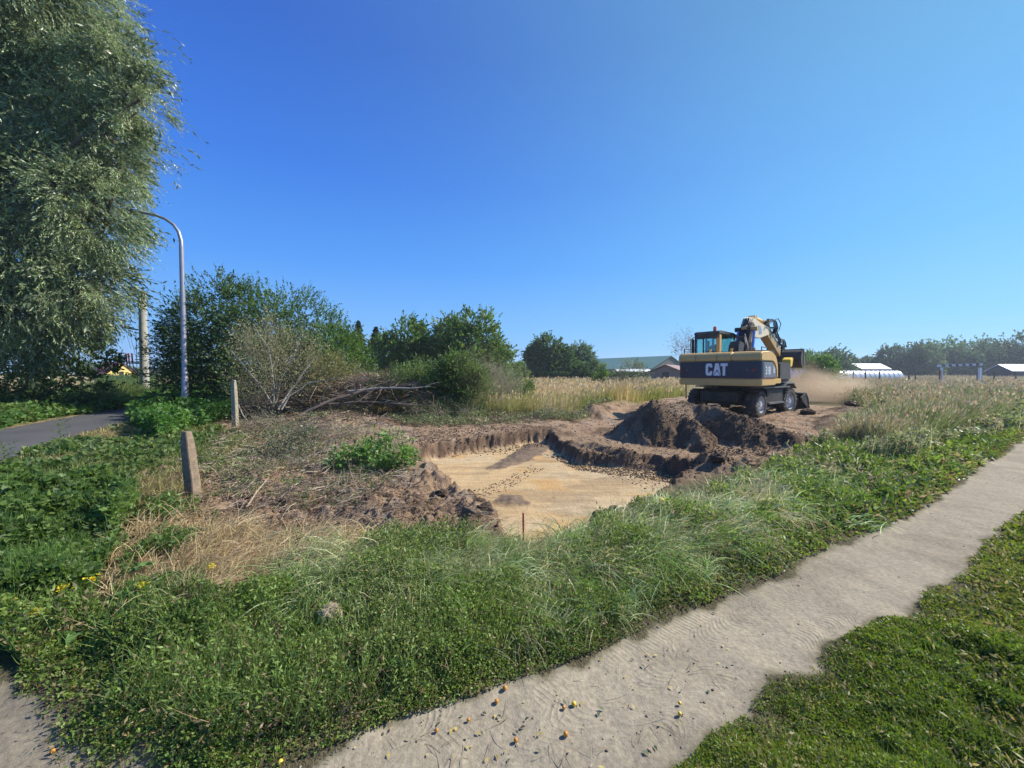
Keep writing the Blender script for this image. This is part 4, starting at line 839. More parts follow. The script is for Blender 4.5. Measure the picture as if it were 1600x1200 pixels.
clods('mound_crumbs', [(950,668),(985,650),(1020,630),(1120,640),(1290,690),(1180,710),(1100,700),(1000,690)], 9000, .010, 'crumbly lumps on the dark soil mound in front of the excavator', SOILC[:3])
clods('wall_crumbs', [(640,674),(740,670),(850,668),(862,674),(850,681),(740,686),(645,697)], 1300, .011, 'ragged lumps of earth on the far wall of the sand pit', SOILC+[(.20,.14,.10)])
clods('big_clods', [(330,690),(450,660),(620,660),(640,720),(720,800),(760,850),(560,860),(380,830)], 420, .021, 'larger broken clods lying on the churned soil left of the pit', SOILC+[(.28,.21,.15)])
clods('sand_crumbs', [(690,745),(760,730),(830,700),(850,705),(790,735),(720,755)], 500, .008, 'small earth crumbs in a line across the sand floor', SOILC)
clods('path_grit', [(440,1192),(870,1040),(1245,880),(1600,700),(1600,800),(1300,1000),(1080,1190)], 260, .0035, 'fine dark grit sprinkled on the footpath', [(.12, .1, .08), (.3, .26, .2)])

# ------------------------------------------------------------------ trees and shrubs
BARK = simple('bark', (.12, .09, .07), .9, var=.4, scale=9, bstr=.8, bdist=.03); BARKP = simple('pale_bark', (.30, .26, .20), .85, var=.3, scale=9, bstr=.5)
def crown_bulk(lobes, nclump, nsp, k, L, W, cols, twig=.35, droop=0.0, up=.25, spread=.16, out=1.0, base=(0,0,0), b=None, bumps=.35, upn=.25, shell=.72, twigc=None, jit=.18, dirx=(0,0,0), leafr=.8):
    """lobes: (x, y, z, r[, zscale]) relative to base; clumps on the lobes, sprigs in the clumps, leaves along the sprigs"""
    lo = np.array([l[:4] for l in lobes]); zs = np.array([l[4] if len(l) > 4 else 1.0 for l in lobes])
    w = lo[:, 3]**2; w /= w.sum(); i = rs.choice(len(lo), nclump, p=w); d = rnd_dirs(nclump)
    rr = (shell+(1-shell)*rs.rand(nclump)**.6)*(1-bumps*.5+bumps*fbm(d[:, 0]*2.5+i*7, d[:, 2]*2.5+d[:, 1]*1.7, 3, 401))
    cc = lo[i, :3]+d*(lo[i, 3]*rr)[:, None]*np.stack([np.ones(nclump), np.ones(nclump), zs[i]], 1)
    j = rs.randint(nclump, size=nsp); R = lo[i[j], 3]
    p = cc[j]+rs.normal(size=(nsp, 3))*(R*spread)[:, None]
    cen = lo[i[j], :3]; o = unit(p-cen); td = unit(o*out+rnd_dirs(nsp)*.55+np.array([0, 0, up-droop])+np.array(dirx))
    tl = twig*(.5+rs.rand(nsp)); b = b or Bulk(); p = p+np.array(base)
    shade = 1+.22*(rs.rand(nclump)-.5)[j]                                       # clumps differ in leaf tone
    t = (np.arange(k)+.5)/k; q = p[:, None]+td[:, None]*(tl[:, None]*t)[..., None]-np.array([0, 0, 1.])*(droop*.8*tl[:, None]*t**2)[..., None]
    ld = td[:, None]*.9-np.array([0, 0, droop*.9])+rs.normal(size=(nsp, k, 3))*leafr*.55
    n = nsp*k; c = pal(n, cols, jit=jit)*np.repeat(shade, k)[:, None]
    LL = L*(.6+.8*rs.rand(n)); b.addl(q.reshape(-1, 3), ld.reshape(-1, 3), LL, LL*W, c, up=upn, fold=.03)
    if twigc is not None:
        m = min(nsp, max(nsp//2, 30)); s = rs.choice(nsp, m, replace=False)
        b.addb(p[s]-td[s]*tl[s][:, None]*.6, td[s], tl[s]*1.6, max(.006, L*.07), rnd_dirs(m)*.25-np.array([0, 0, droop]), pal(m, twigc), seg=3)
    return b
def limbs(mb, base, lobes, r0, seed, trunk_top=None, stems=1, wob=.12):
    rg = random.Random(seed); bx, by, bz = base
    tt = trunk_top or (0, 0, min(l[2] for l in lobes)*.8)
    fork = Vector((bx+tt[0], by+tt[1], bz+tt[2]))
    for s in range(stems):
        o = Vector((rg.uniform(-1, 1), rg.uniform(-1, 1), 0))*(r0*2.2 if stems > 1 else 0)
        a = Vector((bx, by, bz-.15))+o; pts = [a.lerp(fork, t)+Vector((rg.uniform(-1, 1), rg.uniform(-1, 1), 0))*r0*.5*(t > 0 and t < 1) for t in (0, .12, .4, .7, 1)]
        mb.tube(pts, [r0*1.35, r0*1.05, r0*.9, r0*.82, r0*.7], 9)
    for l in lobes:
        e = Vector((bx+l[0], by+l[1], bz+l[2])); st = fork.lerp(Vector((bx, by, bz)), rg.uniform(0, .25)); L = (e-st).length
        pts = [st.lerp(e, t)+Vector((rg.uniform(-1, 1), rg.uniform(-1, 1), rg.uniform(-.3, 1)))*L*wob*math.sin(math.pi*t) for t in (0, .3, .6, 1)]
        mb.tube(pts, [r0*.6, r0*.42, r0*.26, r0*.1], 6)
        for k in range(5):
            f = pts[2].lerp(pts[3], rg.random()); g = f+Vector((rg.uniform(-1, 1), rg.uniform(-1, 1), rg.uniform(-.4, 1))).normalized()*l[3]*rg.uniform(.6, .95)
            mb.tube([f, f.lerp(g, .5)+Vector((0, 0, .06*l[3])), g], [r0*.2, r0*.12, r0*.04], 5)
def tree(name, label, bpx, Z, lobes_px, nclump, nsp, k, L, W, cols, r0=.12, cat='tree', group=None, mat=None, bark=None, stems=1, trunk_top=None, depth=.0, basez=None, **kw):
    """bpx: pixel column of the stem; lobes_px: (px, py, rpx[, dz]) at distance Z"""
    x0 = (bpx-800)/FPX*Z; z0 = hz(x0, Z) if basez is None else basez
    root = empty(name, (x0, Z, z0), 0, label, cat, group); lobes = []
    for l in lobes_px:
        dz = l[3] if len(l) > 3 else rs.uniform(-.35, .35)*l[2]/FPX*Z
        X, Y, zz = P(l[0], l[1], Z+dz); lobes.append((X-x0, dz, zz-z0, l[2]/FPX*Z*.92, l[4] if len(l) > 4 else 1.0))
    mb = MB(); limbs(mb, (0, 0, 0), lobes, r0, hash(label) % 999 if False else len(label)*7+bpx, trunk_top, stems); mb.build('trunk', bark or BARK, root, smooth=True)
    b = crown_bulk(lobes, nclump, nsp, k, L, W, cols, **kw)
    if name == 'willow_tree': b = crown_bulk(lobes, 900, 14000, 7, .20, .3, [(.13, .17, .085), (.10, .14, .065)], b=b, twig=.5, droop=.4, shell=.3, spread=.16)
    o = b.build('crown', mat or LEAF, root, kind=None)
    return root
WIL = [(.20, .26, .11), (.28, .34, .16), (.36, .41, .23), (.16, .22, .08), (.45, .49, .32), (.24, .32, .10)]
DG = [(.055, .105, .03), (.075, .14, .038), (.105, .18, .05), (.045, .085, .026)]
MG = [(.08, .15, .035), (.115, .20, .048), (.155, .24, .06), (.06, .12, .03)]
LG = [(.15, .22, .07), (.20, .27, .09), (.11, .18, .05)]
FARG = [(.07, .115, .05), (.09, .14, .06), (.055, .09, .042)]
tree('willow_tree', 'huge silvery green willow with hanging twigs filling the upper left corner', -60, 14.5,
     [(20,-60,110,-1),(45,30,95,0),(115,110,68,.5),(165,140,52,0),(205,135,42,.3),(228,150,30,.2),(185,95,46,0),(215,175,34,0),(135,205,60,0),(160,255,50,.4),(188,262,28,0),(60,160,150,1),(135,330,66,-.5),(158,368,46,0),(150,430,46,0),(130,455,48,-.5),(60,330,120,0),(50,440,100,-.5),(-60,200,190,1),(-80,-20,200,0),(-80,400,160,0),(-230,100,200,0),(-240,330,170,0),(105,480,38,-.6),(40,520,50,-.4),(95,520,34,-.4)],
     2200, 46000, 13, .105, .24, WIL, r0=.26, mat=SILVER, twig=.50, droop=.30, up=.1, spread=.12, dirx=(.25, 0, -.15), twigc=[(.10, .09, .05)], upn=.12, shell=.80, trunk_top=(.4, 0, 2.6), leafr=.6, bumps=.3)
tree('elder_bush', 'dark green broad-leaved bush growing under the willow beside the road', 60, 16.0,
     [(20,570,70),(80,575,60),(125,575,42),(150,600,28),(0,610,60),(60,615,50),(110,612,40),(-60,580,80),(150,560,22)], 240, 3600, 8, .12, .55, [(.05, .10, .03), (.075, .14, .035), (.12, .18, .05), (.15, .21, .07)], r0=.06, cat='bush', stems=4, trunk_top=(0, 0, .5), twig=.3, shell=.7)
tree('plum_tree', 'tall dark leafy plum tree directly behind the street lamp, left end of the thicket', 335, 17.5,
     [(330,520,60),(300,560,48),(290,610,42),(345,475,38),(315,500,40),(370,560,65),(340,600,55),(285,520,22)], 300, 5200, 8, .10, .5, DG, r0=.10, stems=4, trunk_top=(0, 0, .8), twig=.40, twigc=[(.06, .05, .04)], spread=.2)
tree('plum_tree', 'broad dark leafy plum tree in the middle of the thicket behind the dead bush', 440, 17.5,
     [(400,500,50),(445,505,55),(490,515,45),(430,560,70),(490,560,60),(400,590,60),(460,605,55),(520,520,28),(380,470,24)], 300, 5200, 8, .10, .5, MG[:2]+DG[:2], r0=.10, stems=4, trunk_top=(0, 0, .8), twig=.4, twigc=[(.06, .05, .04)], spread=.2)
tree('plum_tree', 'lighter green plum tree closing the thicket on its right side near the spruce', 530, 17,
     [(530,550,34),(545,580,30),(510,590,38),(535,610,32),(515,535,24)], 160, 2600, 8, .09, .5, MG, r0=.07, stems=3, trunk_top=(0, 0, .6), twig=.35, spread=.2)
tree('hazel_bush', 'yellowish green half-dry bush leaning over the right end of the dead bush', 545, 14.6,
     [(505,575,26),(530,590,30),(550,605,24),(515,610,26)], 110, 1500, 7, .07, .45, [(.16, .19, .06), (.22, .23, .09), (.25, .21, .10), (.10, .14, .04)], r0=.03, cat='bush', stems=5, trunk_top=(0, 0, .3), bark=BARKP, twig=.3, spread=.22, twigc=[(.30, .25, .18)])
tree('walnut_tree', 'dense mid green tree between the dark pine and the biggest background tree', 635, 38,
     [(635,535,32),(615,555,28),(650,560,30),(630,580,34),(660,585,28)], 180, 2600, 7, .30, .5, MG, r0=.16, twig=.7, spread=.2)
tree('walnut_tree', 'biggest round green tree rising behind the felled green branches', 735, 38,
     [(742,522,32),(705,535,32),(765,545,28),(735,560,45),(780,575,24),(700,580,35),(760,590,30)], 260, 4200, 7, .30, .5, MG+LG[:1], r0=.2, twig=.7, spread=.2)
tree('walnut_tree', 'dark shaded tree squeezed left of the biggest background tree', 680, 42, [(678,540,28),(685,570,32)], 90, 1300, 7, .3, .5, DG, r0=.15, twig=.7)
tree('lime_tree', 'solitary round dark tree standing behind the hedge in the middle distance', 857, 68,
     [(857,548,19),(840,560,15),(873,562,17),(855,570,20),(888,572,12)], 150, 2300, 6, .42, .55, DG, r0=.3, twig=.9, spread=.18)
tree('ash_tree', 'smaller pale green tree right of the solitary dark tree', 907, 72, [(907,556,14),(903,567,14),(914,568,12)], 90, 1200, 6, .42, .5, [(.09, .15, .07), (.12, .18, .09)], r0=.25, twig=.9, spread=.18)
for px, Y, rr, lab in ((835,66,9,'low dark bush left of the solitary tree behind the hedge'), (812,60,9,'small yellowish bush at the right foot of the biggest background tree'), (882,66,11,'grey-green bush below the right side of the solitary tree'), (920,64,13,'rounded dark bush before the green-roofed hall, right of the pale tree'), (898,66,8,'little bush beneath the pale green tree')):
    tree('garden_bush', lab, px, Y, [(px,577,rr),(px-rr*.6,580,rr*.8),(px+rr*.7,580,rr*.8)], 50, 420, 6, .35, .5, LG if px == 812 else DG+MG[:1], r0=.08, cat='bush', stems=2, group='bushes behind the hedge')
def conifer(name, label, px, Z, top, base_w, col, seed):
    x0 = (px-800)/FPX*Z; z0 = hz(x0, Z); h = (582-top)/FPX*Z+1.6-z0; root = empty(name, (x0, Z, z0), 0, label, 'tree')
    m = MB(); m.tube([(0, 0, -.1), (0, 0, h*.5), (0, 0, h)], [.22, .13, .02], 8); m.build('trunk', BARK, root, smooth=True)
    b = Bulk(); n = 2600; t = rs.rand(n); a = rs.rand(n)*2*math.pi; tier = (t*13 % 1); R = base_w*(1-t)*(.35+.75*(1-tier))+.02
    r = R*np.sqrt(rs.rand(n)); p = np.stack([r*np.cos(a), r*np.sin(a), h*(.08+.93*t)-r*.25], 1); D = np.stack([np.cos(a), np.sin(a), -.35+0*a], 1)+rnd_dirs(n)*.35
    for q in range(3): b.addl(p+rnd_dirs(n)*.12, D, (.6*(1-t)+.12)*(.5+rs.rand(n)), .10, pal(n, col), up=.4)
    b.build('crown', LEAF, root, kind=None)
conifer('spruce_tree', 'slim pointed spruce sticking up right of the plum thicket', 561, 46, 503, 2.1, [(.03, .055, .025), (.045, .075, .035)], 1)
conifer('spruce_tree', 'darker broad spruce next to the slim pointed spruce', 588, 44, 512, 2.9, [(.02, .04, .02), (.03, .05, .025)], 2)
# far tree line, right
for i, (px, top, rr, Z, kind) in enumerate(((1262,552,14,80,1),(1300,549,19,95,0),(1322,559,9,112,0),(1352,564,9,150,0),(1368,566,8,150,2),(1393,547,16,120,0),(1421,541,18,120,0),(1448,545,15,120,2),(1466,534,24,130,1),(1497,547,20,125,0),(1512,539,22,130,2),(1541,535,24,135,0),(1566,545,17,125,1),(1590,524,25,120,0),(1624,528,28,120,2),(1660,530,28,120,0))):
    lab = ['dark rounded crown', 'slightly lighter leafy crown', 'dull green broad crown'][kind]
    where = {1262: 'just right of the excavator bucket', 1300: 'left of the white-roofed hut', 1322: 'small, left of the white-roofed hut', 1352: 'low, behind the white-roofed hut', 1368: 'low, above the white roof', 1393: 'first right of the white-roofed hut', 1421: 'second right of the white-roofed hut', 1448: 'left of the tall wide crown', 1466: 'tall, over the left barrier post', 1497: 'over the middle of the striped barrier', 1512: 'behind the right half of the barrier', 1541: 'over the right barrier post', 1566: 'left of the tallest border tree', 1590: 'tallest, at the right border', 1624: 'just past the right border', 1660: 'farther past the right border'}[px]
    tree('field_tree', f'{lab} in the tree line, {where}'[:140], px, Z, [(px,top+rr*.9,rr),(px-rr*.7,top+rr*1.7,rr*.8),(px+rr*.7,top+rr*1.6,rr*.85),(px,579-rr*.5,rr*.9)], 110, 1500, 6, Z/600*3.0, .55, [FARG, MG, FARG+LG[:1]][kind], r0=.3, twig=Z/600*5, spread=.2, group='trees of the far right tree line')
for i, (px, top, rr) in enumerate(((152,574,10),(170,577,9),(190,575,10),(206,579,9),(222,577,9),(238,580,8),(254,579,9),(268,574,10),(284,577,9),(140,570,12))):
    where = ['over the yellow house roof', 'left of the yellow gable', 'right of the yellow gable', 'left of the utility pole', 'behind the utility pole', 'between utility pole and lattice mast', 'right of the lattice mast', 'just left of the lamp post', 'behind the lamp post', 'against the willow edge'][i]
    tree('wood_tree', f'small distant dark green tree of the left wood, {where}', px, 140+3*i, [(px,top+rr*.9,rr),(px-rr*.8,top+rr*1.7,rr*.8),(px+rr*.8,top+rr*1.5,rr*.8),(px,590,rr)], 70, 800, 6, .75, .55, FARG+MG[:1], r0=.3, twig=1.2, group='trees of the far left wood')
b = Bulk()
for px in range(300, 900, 9):
    Z = 175; X = (px-800)/FPX*Z; b = crown_bulk([(0, 0, 1.2, 2.0)], 8, 90, 4, 1.0, .55, FARG, base=(X, Z, 0), b=b, twig=1.0)
b.build('far_wood', LEAF, label='low dark strip of far-off wood behind the middle trees', cat='wood')
# saplings in the field
tree('sapling', 'small upright green sapling in the dry field below the green-roofed hall', 938, 34, [(938,587,9),(941,577,6),(934,594,7)], 40, 420, 6, .13, .45, [(.12, .20, .05), (.16, .24, .08)], r0=.03, twig=.3)
tree('sapling', 'wider grey-green spreading young tree right of the small sapling', 982, 33, [(985,580,13),(970,590,10),(1003,585,12),(980,596,9),(1000,597,8)], 60, 700, 6, .13, .3, [(.15, .19, .11), (.20, .24, .15)], r0=.04, twig=.4, spread=.25, twigc=[(.15, .13, .10)], stems=2)
tree('dead_sapling', 'bare twiggy young tree behind the left side of the excavator cab', 1072, 22, [(1072,540,14),(1064,555,10),(1076,525,10)], 40, 240, 3, .09, .3, [(.18, .15, .11)], r0=.04, twig=.5, spread=.3, twigc=[(.20, .17, .14)])
tree('apple_tree', 'small bright green tree in the dust right of the excavator bucket', 1288, 27, [(1285,580,17),(1272,590,12),(1298,592,12),(1280,570,10)], 80, 1000, 7, .13, .5, [(.09, .18, .05), (.13, .22, .07)], r0=.05, twig=.4, spread=.2)
# ---- brush pile and cut greenery
b_dead = tree('dead_bush', 'dead grey bush with a few yellowed leaves piled before the plum thicket', 430, 14.0,
     [(400,560,32),(430,545,36),(470,560,34),(440,590,45),(500,590,34),(400,600,30),(385,535,20),(420,520,18)], 240, 2300, 4, .07, .4, [(.30, .30, .15), (.20, .22, .10), (.36, .31, .16), (.15, .18, .07)], r0=.035, cat='bush', stems=6, trunk_top=(0, 0, .25), bark=BARKP, twig=.55, spread=.3, twigc=[(.30, .26, .20), (.22, .18, .14), (.38, .33, .26)], out=.8, up=.5)
tree('felled_tree', 'felled dark green treetop lying on the brush pile in front of the biggest background tree', 690, 14.6,
     [(665,610,26),(700,600,30),(725,585,26),(735,610,28),(690,625,22),(715,570,16),(745,600,20)], 220, 4200, 7, .075, .5, MG+LG[:1]+DG[:1], r0=.05, cat='felled tree', stems=3, trunk_top=(0, 0, .2), twig=.3, spread=.22, twigc=[(.2, .16, .12)])
tree('felled_tree', 'low heap of pale cut foliage on the brush pile left of the dark felled treetop', 640, 14.3, [(630,600,22),(655,592,22),(600,612,20),(650,620,18),(575,620,14)], 130, 2800, 6, .065, .45, LG+MG[:2], r0=.03, cat='felled tree', stems=3, trunk_top=(0, 0, .2), twig=.3, spread=.25, twigc=[(.28, .23, .18)])
tree('felled_tree', 'grey-green thin cut foliage veiled by dust between the felled treetop and the round bush', 775, 15.5, [(765,595,20),(785,600,20),(770,615,16)], 80, 900, 6, .06, .4, [(.16, .18, .11), (.22, .22, .14)], r0=.03, cat='felled tree', stems=3, trunk_top=(0, 0, .2), twig=.3, spread=.25, twigc=[(.28, .23, .18)])
tree('willow_bush', 'round green bush marking the right end of the brush pile', 808, 17.0, [(805,605,18),(815,612,15),(795,618,14),(812,622,12)], 90, 1300, 7, .07, .4, MG+LG[:1], r0=.03, cat='bush', stems=4, trunk_top=(0, 0, .2), twig=.28, spread=.2)
tree('leafy_branch', 'freshly cut leafy branch with bright green leaves lying at the left rim of the pit', 590, 6.3, [(548,722,20,0,.8),(580,712,22,.1,.8),(612,706,22,0,.9),(626,722,16,-.1,1),(600,735,18,-.1,.7),(560,735,14,-.1,.6)], 90, 620, 6, .055, .6, [(.09, .19, .04), (.14, .27, .06), (.22, .33, .11)], r0=.012, cat='branch', stems=2, trunk_top=(-.2, 0, .08), twig=.14, spread=.28, twigc=[(.2, .15, .1)], bark=BARKP)
tree('wilting_branch', 'grey-green wilting branch lying behind the leaning concrete post', 450, 7.4, [(430,690,16,0,.8),(455,680,20,.2,.9),(480,690,18,0,.7),(420,710,14,0,.6),(470,670,12,0,.8)], 60, 420, 5, .05, .4, [(.10, .14, .07), (.16, .19, .11), (.20, .20, .13)], r0=.012, cat='branch', stems=2, trunk_top=(0, 0, .1), twig=.2, spread=.35, twigc=[(.28, .24, .18), (.15, .12, .09)], bark=BARKP)
WOOD = [simple('peeled_wood', (.42, .33, .22), .8, var=.25, scale=12), simple('branch_bark', (.17, .13, .10), .9, var=.35, scale=12, bstr=.6), simple('grey_branch', (.30, .27, .23), .85, var=.3, scale=12)]
def branch(label, pts, r, mat=1, cat='branch', name='branch', twigs=0, group='branches thrown on the brush pile and soil'):
    """pts: (px, py, Z) along the branch"""
    rg = random.Random(len(label)); w = [Vector(P(*p)) for p in pts]; fine = []
    for i in range(len(w)-1):
        for t in (0, .33, .66): fine.append(w[i].lerp(w[i+1], t)+Vector((rg.uniform(-1, 1), rg.uniform(-1, 1), rg.uniform(-1, 1)))*r*.5)
    fine.append(w[-1]); n = len(fine); m = MB(); m.tube(fine, [r*(1-.7*i/(n-1)) for i in range(n)], 7)
    for k in range(twigs):
        i = rg.randrange(n//3, n-1); d = (fine[i+1]-fine[i]).normalized(); e = (d+Vector((rg.uniform(-1, 1), rg.uniform(-1, 1), rg.uniform(-.2, 1)))*.8).normalized(); L = rg.uniform(.25, .7)*r*22
        m.tube([fine[i], fine[i]+e*L*.5, fine[i]+e*L+Vector((0, 0, -.1*L))], [r*.35, r*.2, r*.06], 5)
    o = m.build(name, WOOD[mat], smooth=True); return tag(o, label, cat, group)
branch('long grey trunk sloping from the soil up across the brush pile', [(425,664,11.4),(470,648,12),(510,628,12.4),(560,612,12.8),(600,605,13.2),(655,602,13.6)], .075, 1, twigs=10)
branch('second pale trunk lying over the top of the brush pile', [(545,612,12.9),(590,607,12.9),(640,606,12.9),(672,604,13)], .05, 2, twigs=5)
branch('pale slanting branch leaning against the dead bush', [(435,640,12.6),(455,610,13),(475,580,13.2),(490,560,13.4)], .03, 2, twigs=8)
branch('bent pale branch leaning right of the dead bush', [(440,640,12.4),(452,620,12.6),(480,600,12.9),(530,590,13)], .028, 2, twigs=8)
branch('thin grey branch fanning left from the foot of the dead bush', [(425,630,12.8),(405,600,13),(380,570,13),(362,548,13)], .022, 2, twigs=10)
branch('upright twiggy grey branch in the middle of the dead bush', [(428,630,13.0),(427,590,13.1),(420,545,13.1),(395,505,13.2)], .024, 2, twigs=14)
branch('grey forked branch rising to the right out of the dead bush', [(432,628,13.1),(440,590,13.1),(462,550,13.2),(470,520,13.3)], .022, 2, twigs=14)
branch('dark branch along the foot of the brush pile', [(500,632,12.6),(560,628,12.7),(620,630,12.8),(680,634,13)], .04, 1, twigs=14)
branch('reddish broken branch jutting from the pile left of the felled treetop', [(560,625,13),(600,600,13.4),(625,590,13.6)], .03, 1, twigs=10)
branch('thin arching twig over the churned soil behind the leafy branch', [(500,700,7.9),(540,676,8.1),(590,660,8.3),(612,668,8.3),(622,684,8.2)], .011, 2, twigs=3)
branch('long thin bent branch crossing the soil left of the leafy branch', [(400,745,6.4),(450,725,6.8),(500,706,7.2),(560,690,7.6)], .014, 2, twigs=8)
branch('pale forked stick reaching towards the leafy branch', [(430,740,6.5),(500,733,6.6),(560,729,6.8)], .010, 0, twigs=4)
branch('short pale peeled stick standing off the soil right of the leaning post', [(385,792,4.6),(402,768,4.85),(420,746,5.1)], .012, 0)
branch('small pale peeled stick lying right of the other peeled stick', [(445,789,4.7),(455,779,4.8),(465,768,4.95)], .012, 0)
branch('thick curved root at the near left rim of the sand pit', [(650,838,3.8),(657,825,3.95),(657,810,4.1),(650,798,4.25)], .020, 1, name='root')
branch('forked dark root lying on the soil in front of the leafy branch', [(505,808,4.3),(515,795,4.5),(538,785,4.7)], .010, 1, name='root', twigs=3)
branch('straight dark stick lying before the bare soil patch', [(488,812,4.25),(510,815,4.2),(532,816,4.2)], .012, 1)
branch('crooked dark branch across the pit rim near the sand', [(620,790,4.7),(605,765,5.1),(625,760,5.1),(655,735,5.6)], .009, 1, twigs=4)
branch('curved pale twig lying on the footpath', [(1080,1058,2.02),(1081,1045,2.08),(1090,1033,2.13),(1100,1030,2.15)], .0022, 2, group=None)
branch('thin stick lying behind the far rim of the pit', [(790,655,13.0),(830,650,13.3),(850,648,13.4)], .02, 1, twigs=4)
branch('thick dark branch stub between cut greenery beyond the pit', [(800,648,14),(815,647,14),(845,649,14)], .03, 1, twigs=3)
branch('bent branch sticking out of the ground beside the second concrete post', [(372,632,12),(378,645,12),(385,655,11.9),(395,665,11.7)], .02, 2, twigs=2)
b = Bulk()
for cx_, cy_, r_ in ((400,640,22),(440,632,26),(520,618,30),(570,620,30),(610,620,30),(650,622,26),(480,622,24),(560,600,18),(600,598,16)):
    X, Y, zz = P(cx_, cy_, 14.2); m = 760; p = np.array([X, Y, zz])+rs.normal(size=(m, 3))*np.array([.55, .5, .28])*r_/30; p[:, 2] = np.maximum(p[:, 2], .08)
    b.addb(p, rnd_dirs(m)*[1, .7, .5], .6*(.4+rs.rand(m)), .016, rnd_dirs(m)*.6, pal(m, [(.16, .11, .08), (.30, .23, .16), (.22, .13, .08), (.44, .37, .28)]), seg=4)
b.build('brushwood', STRAW, label='tangled heap of brown brushwood between the dead bush and the felled treetop', cat='brushwood')

for bpx, lab, Zb, lb, cs in ((520,'leafless grey cut branch heap behind the leafy branch',7.6,[(500,672,18,0,.6),(530,678,16,.2,.5),(560,670,14,.3,.5)],[(.25,.22,.16)]),
    (470,'flat heap of wilting green twigs between the post and the leafy branch',6.6,[(450,730,18,0,.5),(490,722,20,.2,.5),(520,738,16,0,.5)],[(.10,.15,.06),(.18,.21,.12)]),
    (400,'thin brown branch heap just right of the leaning concrete post',5.9,[(370,745,16,0,.5),(400,738,18,.1,.5),(430,752,16,0,.4)],[(.22,.18,.10),(.14,.17,.07)]),
    (540,'bunch of bare roots on the soil before the leafy branch',5.3,[(520,772,16,0,.4),(560,765,14,.1,.4)],[(.2,.15,.1)]),
    (400,'grey brushwood heap between the second post and the dead bush',10.5,[(400,655,14,0,.7),(425,662,14,.1,.6),(380,665,10,0,.6)],[(.26,.24,.16),(.16,.19,.09)]),
    (700,'low pale green heap of cuttings beyond the pit wall',12.6,[(650,640,12,0,.5),(690,645,12,0,.5),(730,642,12,0,.5)],[(.22,.26,.13),(.14,.19,.07)]),
    (900,'low heap of cuttings left of the big soil mound',12.8,[(860,642,11,0,.5),(900,645,10,0,.5)],[(.26,.28,.13),(.16,.20,.07)])):
    tree('brush_heap', lab, bpx, Zb, lb, 50, 420, 3 if len(cs) > 1 else 1, .045, .4, cs, r0=.010, cat='branches', stems=3, trunk_top=(0, 0, .06), twig=.32, spread=.4, twigc=[(.34, .29, .22), (.20, .16, .12), (.12, .09, .07), (.42, .36, .28)], bark=BARKP, up=.1, group='heaps of cut branches')

# ------------------------------------------------------------------ posts, lamp, pole
CONC = simple('weathered_concrete', (.24, .18, .125), .9, var=.38, scale=16, bstr=.9, bdist=.01); CONC2 = simple('pale_concrete', (.31, .275, .20), .9, var=.25, scale=14, bstr=.7)
def concrete_post(label, bx, by, h, w, d, lean, mat, rz):
    x, y = G(bx, by); r = empty('concrete_post', (x, y, hz(x, y)-.03), rz, label, 'post')
    m = MB(); rg = random.Random(bx); n = 9
    vs = []; fs = []
    for i in range(n):
        t = i/(n-1); s = 1-.22*t; q = h*t; sh = lean*t
        if i == n-1: s *= .72
        for a, b in ((-1, -1), (0, -1.04), (1, -1), (1.04, 0), (1, 1), (0, 1.04), (-1, 1), (-1.04, 0)): vs.append((a*w/2*s+sh+rg.uniform(-1, 1)*.003, b*d/2*s+rg.uniform(-1, 1)*.003, q-(.02 if i == n-2 else 0)))
    for i in range(n-1):
        for k in range(8): fs.append((i*8+k, i*8+(k+1) % 8, (i+1)*8+(k+1) % 8, (i+1)*8+k))
    fs.append(tuple(range((n-1)*8, n*8))); fs.append(tuple(range(7, -1, -1))); m.add(vs, fs); m.build('shaft', mat, r, bevel=.006)
    hole = simple('hole_dark', (.02, .017, .015), .9)
    for k, t in enumerate((.82, .62, .5, .28)):
        s = 1-.22*t; mm = MB(); mm.lathe([(.0, -d/2*s*1.04-.002), (.007, -d/2*s*1.04-.002), (.007, -d/2*s*1.04+.012)], c=(lean*t, 0, h*t), axis='y', n=10); mm.build('wire_hole', hole, r)
concrete_post('leaning weathered concrete fence post standing in front of the churned soil', 303, 776, .88, .148, .12, -.10, CONC, R_(-14))
concrete_post('straight pale concrete fence post further back beside the brush pile', 368, 664, 1.45, .16, .13, -.03, CONC2, R_(-10))
def lamp():
    x, y = G(290, 644); r = empty('street_lamp', (x, y, hz(x, y)), 0, 'tall grey steel street lamp with curved arm reaching into the willow', 'street lamp')
    st = simple('galvanised_steel', (.34, .33, .38), .42, .55, var=.1, scale=3, bstr=.03)
    m = MB(); m.tube([(0, 0, -.1), (0, 0, 1.4), (0, 0, 1.44), (0, 0, 4), (0, 0, 6.6)], [.112, .108, .096, .088, .075], 20)
    Z = y; arm = [Vector(P(*p))-Vector((x, y, r.location.z)) for p in ((283.5,388,Z),(283,376,Z),(279,362,Z+.0),(271,351,Z),(258,342,Z),(242,336,Z),(226,333,Z),(212,330,Z))]
    m.tube([(0, 0, 6.58)]+arm, [.08, .07, .066, .062, .058, .055, .052, .05, .05], 14); m.build('pole', st, r, smooth=True)
    m = MB(); m.tube([(0, 0, 0), (0, 0, .5)], .122, 20); m.build('base_sleeve', st, r, smooth=True)
    e = arm[-1]; m = MB(); m.prism([(e.x-.62, e.z+.0), (e.x-.55, e.z+.08), (e.x-.1, e.z+.07), (e.x+.05, e.z+.03), (e.x+.05, e.z-.03), (e.x-.1, e.z-.06), (e.x-.55, e.z-.05)], -.12, .12, 'y'); m.build('lamp_head', simple('lamp_head_grey', (.2, .2, .21), .5), r, .02)
    m = MB(); m.box((.0, -.128, .75), (.09, .012, .28)); m.build('hatch', st, r, .003)
lamp()
